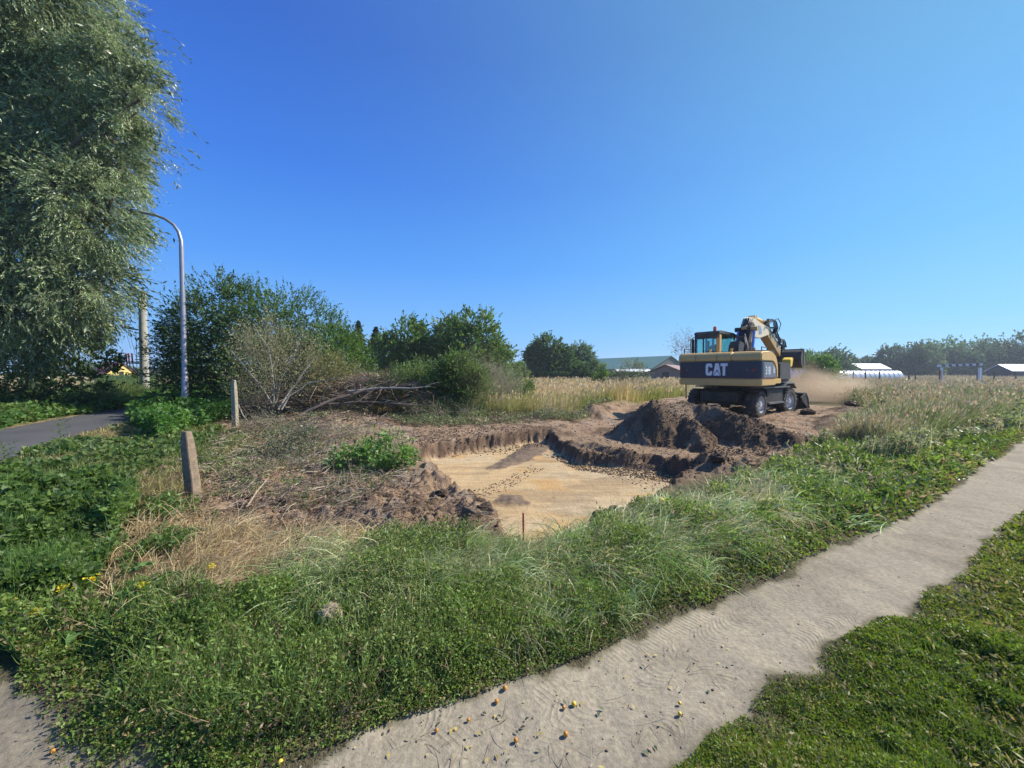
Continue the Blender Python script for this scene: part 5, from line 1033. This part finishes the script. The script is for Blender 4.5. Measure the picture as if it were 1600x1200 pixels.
def utility_pole():
    Z = 22.; x = (226-800)/FPX*Z; r = empty('utility_pole', (x, Z, hz(x, Z)), 0, 'round grey concrete utility pole with side brackets and red cable ends behind the road', 'utility pole')
    c = simple('pole_concrete', (.36, .35, .31), .85, var=.1, scale=3, bstr=.03); dk = simple('bracket_steel', (.06, .055, .06), .6, .4); rd = simple('cable_red', (.35, .05, .05), .5)
    m = MB(); m.tube([(0, 0, -.2), (0, 0, 6.2)], [.215, .17], 18); m.build('shaft', c, r, smooth=True)
    s = Z/FPX
    def at(px, py, dy=0): return Vector(((px-226)*s, dy, 1.6+(582-py)*s-r.location.z))
    for a, b_, w in (((193,512),(222,516),.06), ((212,520),(222,521),.04), ((200,567),(222,568),.05), ((212,562),(222,562),.03), ((214,597),(224,597),.03)):
        m = MB(); m.tube([at(*a), at(*b_)], w/2+.01, 6); m.build('bracket', dk, r)
    for px in (193,198,203):
        m = MB(); m.lathe([(.03, 0), (.07, .04), (.04, .08), (.07, .12), (.03, .16)], c=tuple(at(px, 513)-Vector((0, 0, .0))), axis='z', n=10); m.build('insulator', dk, r)
    for px in (199,203,208):
        m = MB(); m.tube([at(px, 567), at(px-1, 552)], .035, 8); m.build('cable_end', rd, r)
        m = MB(); m.tube([at(px, 567), at(px+1, 574), at(px+9, 582), at(222, 589)], .022, 6); m.build('cable', dk, r)
    m = MB(); m.tube([at(214.5, 517), at(214.5, 600)], .015, 5); m.tube([at(198, 515), at(206, 545)], .008, 4); m.tube([at(203, 515), at(214, 560)], .008, 4); m.build('wire', dk, r)
    m = MB(); m.tube([(0, 0, 1.5), (0, 0, 1.56)], .225, 18); m.build('band', dk, r)
utility_pole()
# ------------------------------------------------------------------ buildings far away
def roofmat(n, c): return simple(n, c, .6, var=.1, scale=1.2, bstr=.1)
def house(name, label, px, Z, w, L, eave, ridge, rz, wall, roof, over=.4, cat='building', windows=(), basez=0):
    """gable end of width w faces local -y; ridge runs along y, length L"""
    x = (px-800)/FPX*Z; r = empty(name, (x, Z, basez), rz, label, cat)
    m = MB(); m.prism([(-w/2, 0), (w/2, 0), (w/2, eave), (0, ridge-.12), (-w/2, eave)], 0, L, 'y'); m.build('wall', wall, r)
    k = (ridge-eave)/(w/2); t = .15
    m = MB(); e = w/2+over
    for s in (-1, 1): m.prism([(0, ridge), (s*e, ridge-k*e), (s*e, ridge-k*e+t), (0, ridge+t)], -over, L+over, 'y')
    m.build('roof', roof, r)
    for (wx, wz, ww, wh) in windows:
        q = MB(); q.box((wx, -.02, wz), (ww, .05, wh)); q.build('window', simple('dark_pane', (.03, .035, .04), .2), r)
    return r
hall = house('hall', 'long hall with dull green roof behind the hedge in the middle distance', 1047, 104, 16, 62, 2.6, 6.0, R_(33), simple('hall_wall', (.12, .13, .12), .8), roofmat('green_roof', (.10, .20, .17)), over=.3)
house('barn', 'small barn with reddish brown roof left of the excavator', 1040, 62, 6.0, 9, 1.5, 2.75, R_(-35), simple('barn_wood', (.24, .19, .16), .8), roofmat('brown_roof', (.25, .15, .13)), windows=((0, .9, 1.0, 1.5),))
house('shed', 'low shed with grey roof behind the hedge below the solitary tree', 872, 74, 4, 7, 1.2, 2.1, R_(-70), simple('shed_wall', (.2, .18, .16), .8), roofmat('grey_roof', (.30, .26, .24)))
house('tent', 'pointed white tent behind the hedge left of the field saplings', 932, 68, 3.4, 5, .9, 2.3, R_(10), simple('tent_white', (.75, .75, .76), .6, var=.04), simple('tent_roof', (.72, .73, .76), .6, var=.04), over=.05)
house('tent', 'flat white tent roof seen between the two field saplings', 962, 70, 3.4, 7, 1.0, 2.1, R_(-75), simple('tent_white2', (.7, .7, .72), .6, var=.04), simple('tent_roof2', (.72, .73, .76), .6, var=.04), over=.05)
house('cottage', 'small cottage with yellow gable and steep red roof beyond the road', 190, 80, 5.2, 6.5, 1.0, 3.55, R_(68), simple('yellow_plaster', (.75, .58, .18), .8, var=.05), roofmat('red_roof', (.28, .07, .05)), over=.2, windows=((0, 1.4, .7, .8),))
hut_wall = simple('hut_dark', (.05, .05, .06), .8)
house('hut', 'dark hut with bright white sheet roof in front of the right tree line', 1374, 98, 4.5, 8.0, 2.5, 3.7, R_(98), hut_wall, simple('white_sheet_roof', (.78, .78, .80), .5, var=.05), over=.3)
house('hut', 'pale roofed long hut near the right border of the picture', 1612, 92, 4.5, 9.0, 2.0, 3.4, R_(95), hut_wall, simple('pale_sheet_roof', (.55, .60, .66), .5, var=.05), over=.3)
def tunnel(label, px, Z, w, h, L, rz, name='polytunnel'):
    x = (px-800)/FPX*Z; pts = [(w/2*math.cos(math.pi*k/12), h*math.sin(math.pi*k/12)) for k in range(13)]
    r = empty(name, (x, Z, 0), rz, label, 'polytunnel'); m = MB(); m.prism(pts, 0, L, 'y'); m.build('cover', simple('tunnel_film', (.62, .66, .72), .4, var=.06), r, smooth=True)
    m = MB()
    for k in range(int(L/1.2)+1): m.tube([(q[0]*1.01, k*1.2, q[1]*1.01) for q in pts], .04, 5)
    m.build('hoops', simple('hoop_grey', (.3, .31, .33), .5), r)
tunnel('white rounded polytunnel just right of the excavator cowl', 1224, 62, 3.0, 2.35, 8, R_(10))
tunnel('pale domed polytunnel seen over the dust right of the bucket', 1296, 74, 3.6, 2.3, 8, R_(20))
tunnel('long low white polytunnel stretched below the white-roofed hut', 1304, 78, 3.0, 2.0, 15.5, R_(-80))
# ------------------------------------------------------------------ hedge
hb = Bulk(); Z = 64.
n = 26000; x = rs.uniform((815-800)/FPX*Z, (1085-800)/FPX*Z, n); y = Z+rs.uniform(0, 1.4, n); z = 1.72*rs.rand(n)**.6*(1+.05*(fbm(x*.8, y, 2, 9)-.5))
hb.addl(np.stack([x, y, z], 1), rnd_dirs(n), .22, .12, pal(n, DG+MG[:1]), up=.1); hb.build('hedge', LEAF, label='clipped dark green hedge drawn along the far side of the dry field', cat='hedge', kind=None)
# ------------------------------------------------------------------ barrier, fence posts, stake, small things
def barrier():
    Z = 42.; s = Z/FPX; x0 = (1468-800)*s; r = empty('striped_barrier', (x0, Z, 0), 0, 'red and white striped height barrier on posts in the field at the right', 'barrier')
    wt = simple('barrier_white', (.75, .75, .75), .5, var=.05); rd = simple('barrier_red', (.22, .05, .04), .5); H_ = 1.6+10.5*s; L = 69*s
    for i in range(13):
        a, b_ = L*i/13-.25, L*(i+1)/13-.25; m = MB(); m.box(((a+b_)/2, 0, H_+.012*i), (b_-a, .16, .24 if i % 2 == 0 else .16)); m.build('beam_segment', wt if i % 2 == 0 else rd, r)
    for px_, mt in ((0, rd), (.25, wt), (L-.55, wt), (L-.3, wt)):
        m = MB(); m.box((px_, .0, H_/2-.1), (.10, .10, H_-.2)); m.build('post', mt, r)
    m = MB(); m.box((.1, -.08, H_-.35), (.3, .04, .28)); m.build('plate', wt, r)
barrier()
for px, lab in ((1333,'below the white-roofed hut'), (1352,'right of the post below the white-roofed hut'), (1374,'between the hut and the dark pair of trees'), (1420,'left one of the close pair before the tree line'), (1430,'right one of the close pair before the tree line'), (1527,'just left of the right end of the striped barrier'), (1553,'first one right of the striped barrier'), (1587,'near the right border below the long hut')):
    Z = 48.; x = (px-800)/FPX*Z; m = MB(); m.tube([(0, 0, -.1), (.02, 0, .8), (0, 0, 1.75)], [.09, .08, .07], 8); o = m.build('fence_post', WOOD[1], loc=(x, Z, 0)); tag(o, 'dark wooden fence post '+lab, 'fence post', 'wooden posts across the right field')
def mast():
    Z = 90.; x = (242-800)/FPX*Z; m = MB(); s = .55
    for a, b_ in ((-1, -1), (1, -1), (1, 1), (-1, 1)): m.tube([(a*s, b_*s, 0), (a*s*.3, b_*s*.3, 4.2)], .05, 4)
    for k in range(5):
        z = k*.8; f = 1-.7*z/4.2; g = 1-.7*(z+.8)/4.2; m.tube([(-s*f, -s*f, z), (s*g, -s*g, z+.8)], .03, 4); m.tube([(s*f, -s*f, z), (-s*g, -s*g, z+.8)], .03, 4)
    m.box((0, 0, 4.2), (.9, .5, .1)); o = m.build('lattice_mast', simple('mast_steel', (.12, .11, .12), .6), loc=(x, Z, 0)); tag(o, 'tiny dark lattice mast far away between pole and lamp', 'mast')
mast()
Z = 60.; x = (252-800)/FPX*Z; m = MB(); m.tube([(.3, 0, 0), (-.25, 0, 1.45)], .06, 6); m.box((.1, 0, 1.52), (.9, .12, .1)); tag(m.build('field_lamp', simple('lamp_pale', (.5, .5, .5), .6), loc=(x, Z, 0)), 'short leaning pale lamp mast in the field right of the utility pole', 'lamp')
tree('golden_bush', 'small yellow bush left of the foot of the utility pole', 217, 40, [(217,588,5),(219,582,4)], 14, 160, 5, .2, .5, [(.45, .42, .05), (.35, .38, .06)], r0=.04, cat='bush', twig=.2)
x, y = G(818, 838); m = MB(); m.tube([(0, 0, -.05), (-.003, 0, .30)], .009, 8); o = m.build('marker_stake', simple('stake_red', (.42, .05, .04), .6), loc=(x, y, hz(x, y))); tag(o, 'thin red marker rod standing at the near edge of the sand pit', 'stake')
x, y = G(835, 842); m = MB(); m.prism([(-.09, 0), (.08, .0), (.10, .035), (-.07, .03)], -.05, .05, 'y'); o = m.build('brick_shard', simple('brick_orange', (.40, .17, .09), .9), loc=(x, y, hz(x, y)+.01), rz=.5, bevel=.006); tag(o, 'orange brick fragment lying beside the red marker rod', 'brick')
def lump(name, label, px, py, s, mat, cat, seed, sq=.7):
    x, y = G(px, py); bm = bmesh.new(); bmesh.ops.create_icosphere(bm, subdivisions=4, radius=s)
    rg = np.random.RandomState(seed); o_ = rg.rand(3)*50
    for v in bm.verts:
        c = v.co.normalized(); k = 1+.8*(float(fbm(c.x*1.6+o_[0], c.y*1.6+c.z*1.3+o_[1], 4, seed))-.5)*1.4+.3*(float(vn(c.x*6+o_[2], c.y*9+c.z*7, seed))-.5); v.co = Vector((c.x*s*k, c.y*s*k*.8, c.z*s*k*sq))
    me = bpy.data.meshes.new(name); bm.to_mesh(me); bm.free(); me.materials.append(mat); me.polygons.foreach_set('use_smooth', [True]*len(me.polygons)); o = bpy.data.objects.new(name, me); C.objects.link(o); o.location = (x, y, hz(x, y)+s*sq*.55); tag(o, label, cat); return o
CL = simple('clay_lump', (.36, .27, .20), .95, var=.2, scale=25, bstr=.9, bdist=.01); SO = simple('dark_lump', (.12, .085, .06), .95, var=.45, scale=14, bstr=1, bdist=.05)
l0 = lump('clay_lump', 'pale lump of dried clay lying in the green weeds near the path', 517, 996, .075, CL, 'lump', 3); l0.location.z += .12
lump('soil_lump', 'big dark clod with roots at the near left corner of the sand pit', 757, 808, .09, SO, 'clod', 4); lump('soil_lump', 'grey crumbly clod in front of the big dark clod', 735, 840, .085, simple('grey_lump', (.20, .145, .10), .95, var=.3, scale=18, bstr=1, bdist=.02), 'clod', 5, .9)
lump('soil_lump', 'dark clod on the left rim of the sand pit', 690, 772, .07, SO, 'clod', 6); lump('soil_lump', 'lone dark clod left of the red marker rod grass', 645, 850, .07, SO, 'clod', 7); lump('soil_lump', 'clod at the tip of the low ridge before the grassy lip', 1120, 732, .11, SO, 'clod', 8)
lump('stone', 'grey stone lying on the bare soil behind the leafy branch', 510, 660, .10, simple('grey_stone', (.3, .28, .27), .8), 'stone', 9); lump('stone', 'flat pale patchy stone right of the leaning post', 395, 718, .13, CL, 'stone', 10, .35)
# fruit on the path and in the weeds
FR = simple('plum_orange', (.50, .22, .03), .5, var=.3, scale=40, bstr=.05); FR2 = simple('plum_yellow', (.66, .48, .06), .45, var=.2, scale=40, bstr=.05)
pm = {}
for nm, mt in (('o', FR), ('y', FR2)):
    m = MB(); m.lathe([(0, -.0125), (.006, -.0135), (.0125, -.009), (.0158, 0), (.0135, .009), (.007, .0145), (.002, .0128), (0, .0118)], axis='z', n=18); q = m.build('plum', mt, smooth=True)
    mm = MB(); mm.tube([(0, 0, .012), (.002, .001, .018), (.005, .0, .022)], .0009, 5); st = mm.build('stalk', WOOD[1], q); pm[nm] = (q, st)
plums = [(881,1099,'o','brightest orange plum of the pair in the middle of the path'), (897,1093,'y','yellow plum touching the orange one in the middle of the path'), (789,1072,'o','orange plum on the weed edge above the path middle'), (776,1090,'o','small orange plum just inside the path edge, left of the middle'), (682,1134,'o','squashed orange plum among the curved tyre marks at the left'), (806,1149,'o','orange plum on the tyre marks near the bottom centre'), (884,1141,'o','orange plum straight below the plum pair'), (732,1117,'o','orange plum right of the yellow leaf on the tyre marks'), (1062,1094,'y','yellow plum at the right side of the path'), (1062,1110,'y','flat yellow plum just below the one at the right side of the path'), (629,1107,'o','orange plum half hidden at the lower weed edge'), (438,1188,'y','yellow plum at the bottom edge of the picture'), (82,1166,'o','orange plum on the bare dirt in the bottom left corner'), (125,921,'o','orange plum high in the left weeds below the broad leaves'), (91,947,'o','orange plum in the left weeds beside the yellow flowers'), (178,975,'o','largest orange plum in the clutter of the left weeds'), (184,981,'o','orange plum touching the largest one in the left weeds'), (139,903,'y','yellow plum at the foot of the broad-leaved weeds')]
first = {}
for i, (px, py, k, lab) in enumerate(plums):
    q, st = pm[k]; x, y = G(px, py)
    if k in first: o = q.copy(); C.objects.link(o); s2 = st.copy(); C.objects.link(s2); s2.parent = o
    else: o = q; first[k] = 1
    sc = .52+.25*rs.rand(); o.scale = (sc, sc, sc*.92); o.location = (x, y, hz(x, y)+.012+(.05 if py < 1000 else 0)); o.rotation_euler = (rs.uniform(.4, 1.8), rs.uniform(-.5, .5), rs.uniform(0, 6)); tag(o, lab, 'plum', 'fallen plums')
# fallen leaves on the path
x, y, q = sample_px([(440,1188),(700,1100),(870,1045),(1000,990),(1240,885),(1300,900),(1190,1000),(1080,1120),(1000,1195)], 90); n = len(x)
b = Bulk(); L = .022*(.5+rs.rand(n)); c = pal(n, [(.50, .40, .10), (.55, .45, .20), (.12, .16, .08), (.42, .36, .24), (.08, .10, .06)]); edge = np.clip(-sdist(path_poly, x, y), 0, 1)
b.addl(np.stack([x, y, H(x, y)+.006], 1), rnd_dirs(n)*[1, 1, .12]+[0, 0, .1], L, L*.5, c, up=.85, fold=.12); b.build('fallen_leaves', LEAF, label='scattered yellow and grey fallen leaves on the footpath', cat='leaves')
# flowers and single plants in the left weeds
def flower(label, px, py, n=9, h=.16):
    x, y = G(px, py); r = empty('wildflower', (x, y, hz(x, y)), 0, label, 'wildflower', 'yellow flowers in the left weeds'); b = Bulk()
    p = rs.normal(size=(n, 3))*[.018, .018, .008]+[0, 0, h]; b.addb(np.zeros((n, 3)), p+[0, 0, .0001], np.linalg.norm(p, axis=1), .0035, rnd_dirs(n)*.1, pal(n, GREEN), seg=2); b.build('stem', LEAF, r, kind=None)
    b = Bulk(); pp = np.repeat(p, 6, 0)+rs.normal(size=(n*6, 3))*.004; D = rnd_dirs(n*6)*[1, 1, .35]+[0, 0, .2]; b.addl(pp, D, .014, .010, pal(n*6, [(.75, .62, .02), (.70, .52, .02)]), up=.6); b.build('petals', LEAF, r, kind=None)
for px, py, lab in ((20,986,'yellow flower cluster closest to the left border'), (42,996,'small yellow flowers right of the leftmost cluster'), (58,993,'dense yellow flower cluster in the weeds above the dirt'), (98,980,'yellow flowers left of the pale big-leaved dock'), (54,947,'single yellow flower left of the orange plum'), (100,957,'small yellow flowers right of the orange plum'), (142,942,'tiny yellow flowers above the pale big-leaved dock'), (225,952,'yellow flowers right of the green leafy patch'), (330,922,'yellow flowers in front of the straw'), (308,952,'small yellow flowers at the left foot of the straw')):
    flower(lab, px, py)
def dock(name, label, px, py, n, L, W, tilt, cols, h=0):
    x, y = G(px, py); r = empty(name, (x, y, hz(x, y)+h), 0, label, 'plant')
    for i in range(n):
        a = i*2.4; b = Bulk(); d = np.array([math.cos(a), math.sin(a), tilt+.3*math.sin(i*1.7)]); l_ = L*(.7+.5*rs.rand())
        p = np.zeros((1, 3)); V = []; S = np.cross(d, [0, 0, 1]); S /= np.linalg.norm(S); N = np.cross(S, d); N /= np.linalg.norm(N); seg = 8
        d = d/np.linalg.norm(d); pts = []
        for k in range(seg+1):
            t = k/seg; c = d*l_*t+np.array([0, 0, -1])*l_*.35*t*t+np.array([0, 0, 1])*.02; ww = W*l_*(math.sin(math.pi*min(1, t*.92+.08))**.8)*(.12 if t < .2 else 1)
            pts += [c-S*ww/2+N*ww*.12, c, c+S*ww/2+N*ww*.12]
        F = [(3*k+j, 3*k+j+1, 3*k+j+4, 3*k+j+3) for k in range(seg) for j in (0, 1)]; o = raw_mesh('leaf', np.array(pts), np.array(F), LEAF, r, col=pal(1, cols).repeat(len(pts), 0), smooth=True)
dock('dock_plant', 'pale green dock with broad upright leaves in the bottom left weeds', 132, 992, 11, .17, .34, .7, [(.16, .28, .08), (.12, .24, .06)], .02)
dock('bramble', 'bright green leafy plant in the middle of the left foreground weeds', 262, 925, 13, .10, .75, .5, [(.08, .19, .04), (.10, .22, .05)], .07)
dock('bindweed', 'small light leafy plant above the pale dock', 225, 905, 10, .08, .8, .5, [(.07, .17, .04), (.10, .22, .05)], .08)
def tall_weed(label, px, py, h, lean, n=5):
    x, y = G(px, py); r = empty('tall_weed', (x, y, hz(x, y)), 0, label, 'weed'); m = MB(); b = Bulk()
    top = Vector((lean, 0, h)); m.tube([(0, 0, 0), (lean*.3, 0, h*.5), top], [.008, .006, .003], 6)
    for k in range(11):
        t = .35+.06*k; p = Vector((lean*t*t, 0, h*t)); a = k*2.2; e = p+Vector((math.cos(a)*.12, math.sin(a)*.12, .07)); m.tube([p, p.lerp(e, .5)+Vector((0, 0, .02)), e], [.003, .002, .001], 4)
        q = np.array([list(p.lerp(e, s)) for s in np.linspace(.2, 1, 9)]); n_ = 9; b.addl(q.repeat(3, 0), rnd_dirs(27)+[0, 0, .3], .03, .010, pal(27, [(.14, .20, .09), (.10, .15, .06)]))
    m.build('stem', simple('stem_green', (.12, .16, .06), .7), r); b.build('leaves', LEAF, r, kind=None)
tall_weed('tall feathery weed in front of the asphalt road at the left', 92, 715, .72, .10); tall_weed('second tall weed stalk leaning right beside the road', 130, 745, .62, .22); tall_weed('thin weed at the left border before the road', 6, 735, .45, .05)
for px, py in ((985,820),): dock('plantain', 'small yellow-leaved plant in the long grass on the pit lip', 1038, 826, 6, .10, .4, .9, [(.45, .42, .06), (.30, .35, .08)], .25)
# ------------------------------------------------------------------ dust stirred up by the digging
def dust(label, c, r, dens, col, seed, ns=1.1):
    bm = bmesh.new(); bmesh.ops.create_icosphere(bm, subdivisions=3, radius=1.0); me = bpy.data.meshes.new('dust_cloud'); bm.to_mesh(me); bm.free()
    o = bpy.data.objects.new('dust_cloud', me); C.objects.link(o); o.location = c; o.scale = r; tag(o, label, 'dust', kind='stuff')
    t = NT('dust'); tc = t.n('ShaderNodeTexCoord').outputs['Object']; ln = t.n('ShaderNodeVectorMath', operation='LENGTH'); t.t.links.new(tc, ln.inputs[0])
    mp = t.n('ShaderNodeMapping'); t.t.links.new(tc, mp.inputs[0]); mp.inputs['Location'].default_value = (seed, seed*2, 0)
    nz = t.noise(mp.outputs[0], ns, 3, .55); rad = t.math('ADD', ln.outputs['Value'], t.math('MULTIPLY', t.math('SUBTRACT', nz, .5), 1.3))
    d = t.math('MULTIPLY', t.math('POWER', t.math('MAXIMUM', t.math('SUBTRACT', .95, rad), 0.0), 1.25), dens)
    pv = t.n('ShaderNodeVolumePrincipled', {'Color': (*col, 1), 'Anisotropy': .2}); t.t.links.new(d, pv.inputs['Density']); t.t.links.new(pv.outputs[0], t.out.inputs['Volume']); me.materials.append(t.m); return o
X, Y, Zz = P(1290, 612, 19.5); dust('thick tan dust cloud rolling over the ground right of the excavator', (X, Y, Zz), (2.3, 2.0, 1.25), 1.5, (.80, .63, .45), 3)
X, Y, Zz = P(1255, 598, 18.5); dust('brown dust rising in front of the excavator bucket', (X, Y, Zz+.1), (1.2, 1.2, 1.1), 1.0, (.62, .46, .33), 8)
X, Y, Zz = P(765, 590, 14.0); dust('thin brownish dust veil drifting over the brush pile', (X, Y, Zz), (1.7, 1.3, 1.6), .20, (.52, .42, .33), 5)
x, y = G(1262, 642); lump('soil_lump', 'dark upturned clod in front of the dozer blade', 1262, 652, .22, SO, 'clod', 12, .6); lump('soil_lump', 'clod thrown up at the far end of the dig right of the dust', 1330, 640, .25, SO, 'clod', 13, .6)

# ------------------------------------------------------------------ the hazy air
def haze():
    me = bpy.data.meshes.new('haze'); x0, x1, y0, y1, z0, z1 = -700, 700, -20, 950, -2.0, 26.0
    me.from_pydata([(x, y, z) for x in (x0, x1) for y in (y0, y1) for z in (z0, z1)], [], [(0,1,3,2),(4,6,7,5),(0,4,5,1),(2,3,7,6),(0,2,6,4),(1,5,7,3)])
    t = NT('haze_air'); pv = t.n('ShaderNodeVolumePrincipled', {'Color': (.72, .84, 1.0, 1), 'Density': .0006, 'Anisotropy': .3}); t.t.links.new(pv.outputs[0], t.out.inputs['Volume']); me.materials.append(t.m)
    o = bpy.data.objects.new('haze', me); C.objects.link(o); tag(o, 'pale bluish haze in the air over the whole field', 'haze', kind='stuff')
haze()
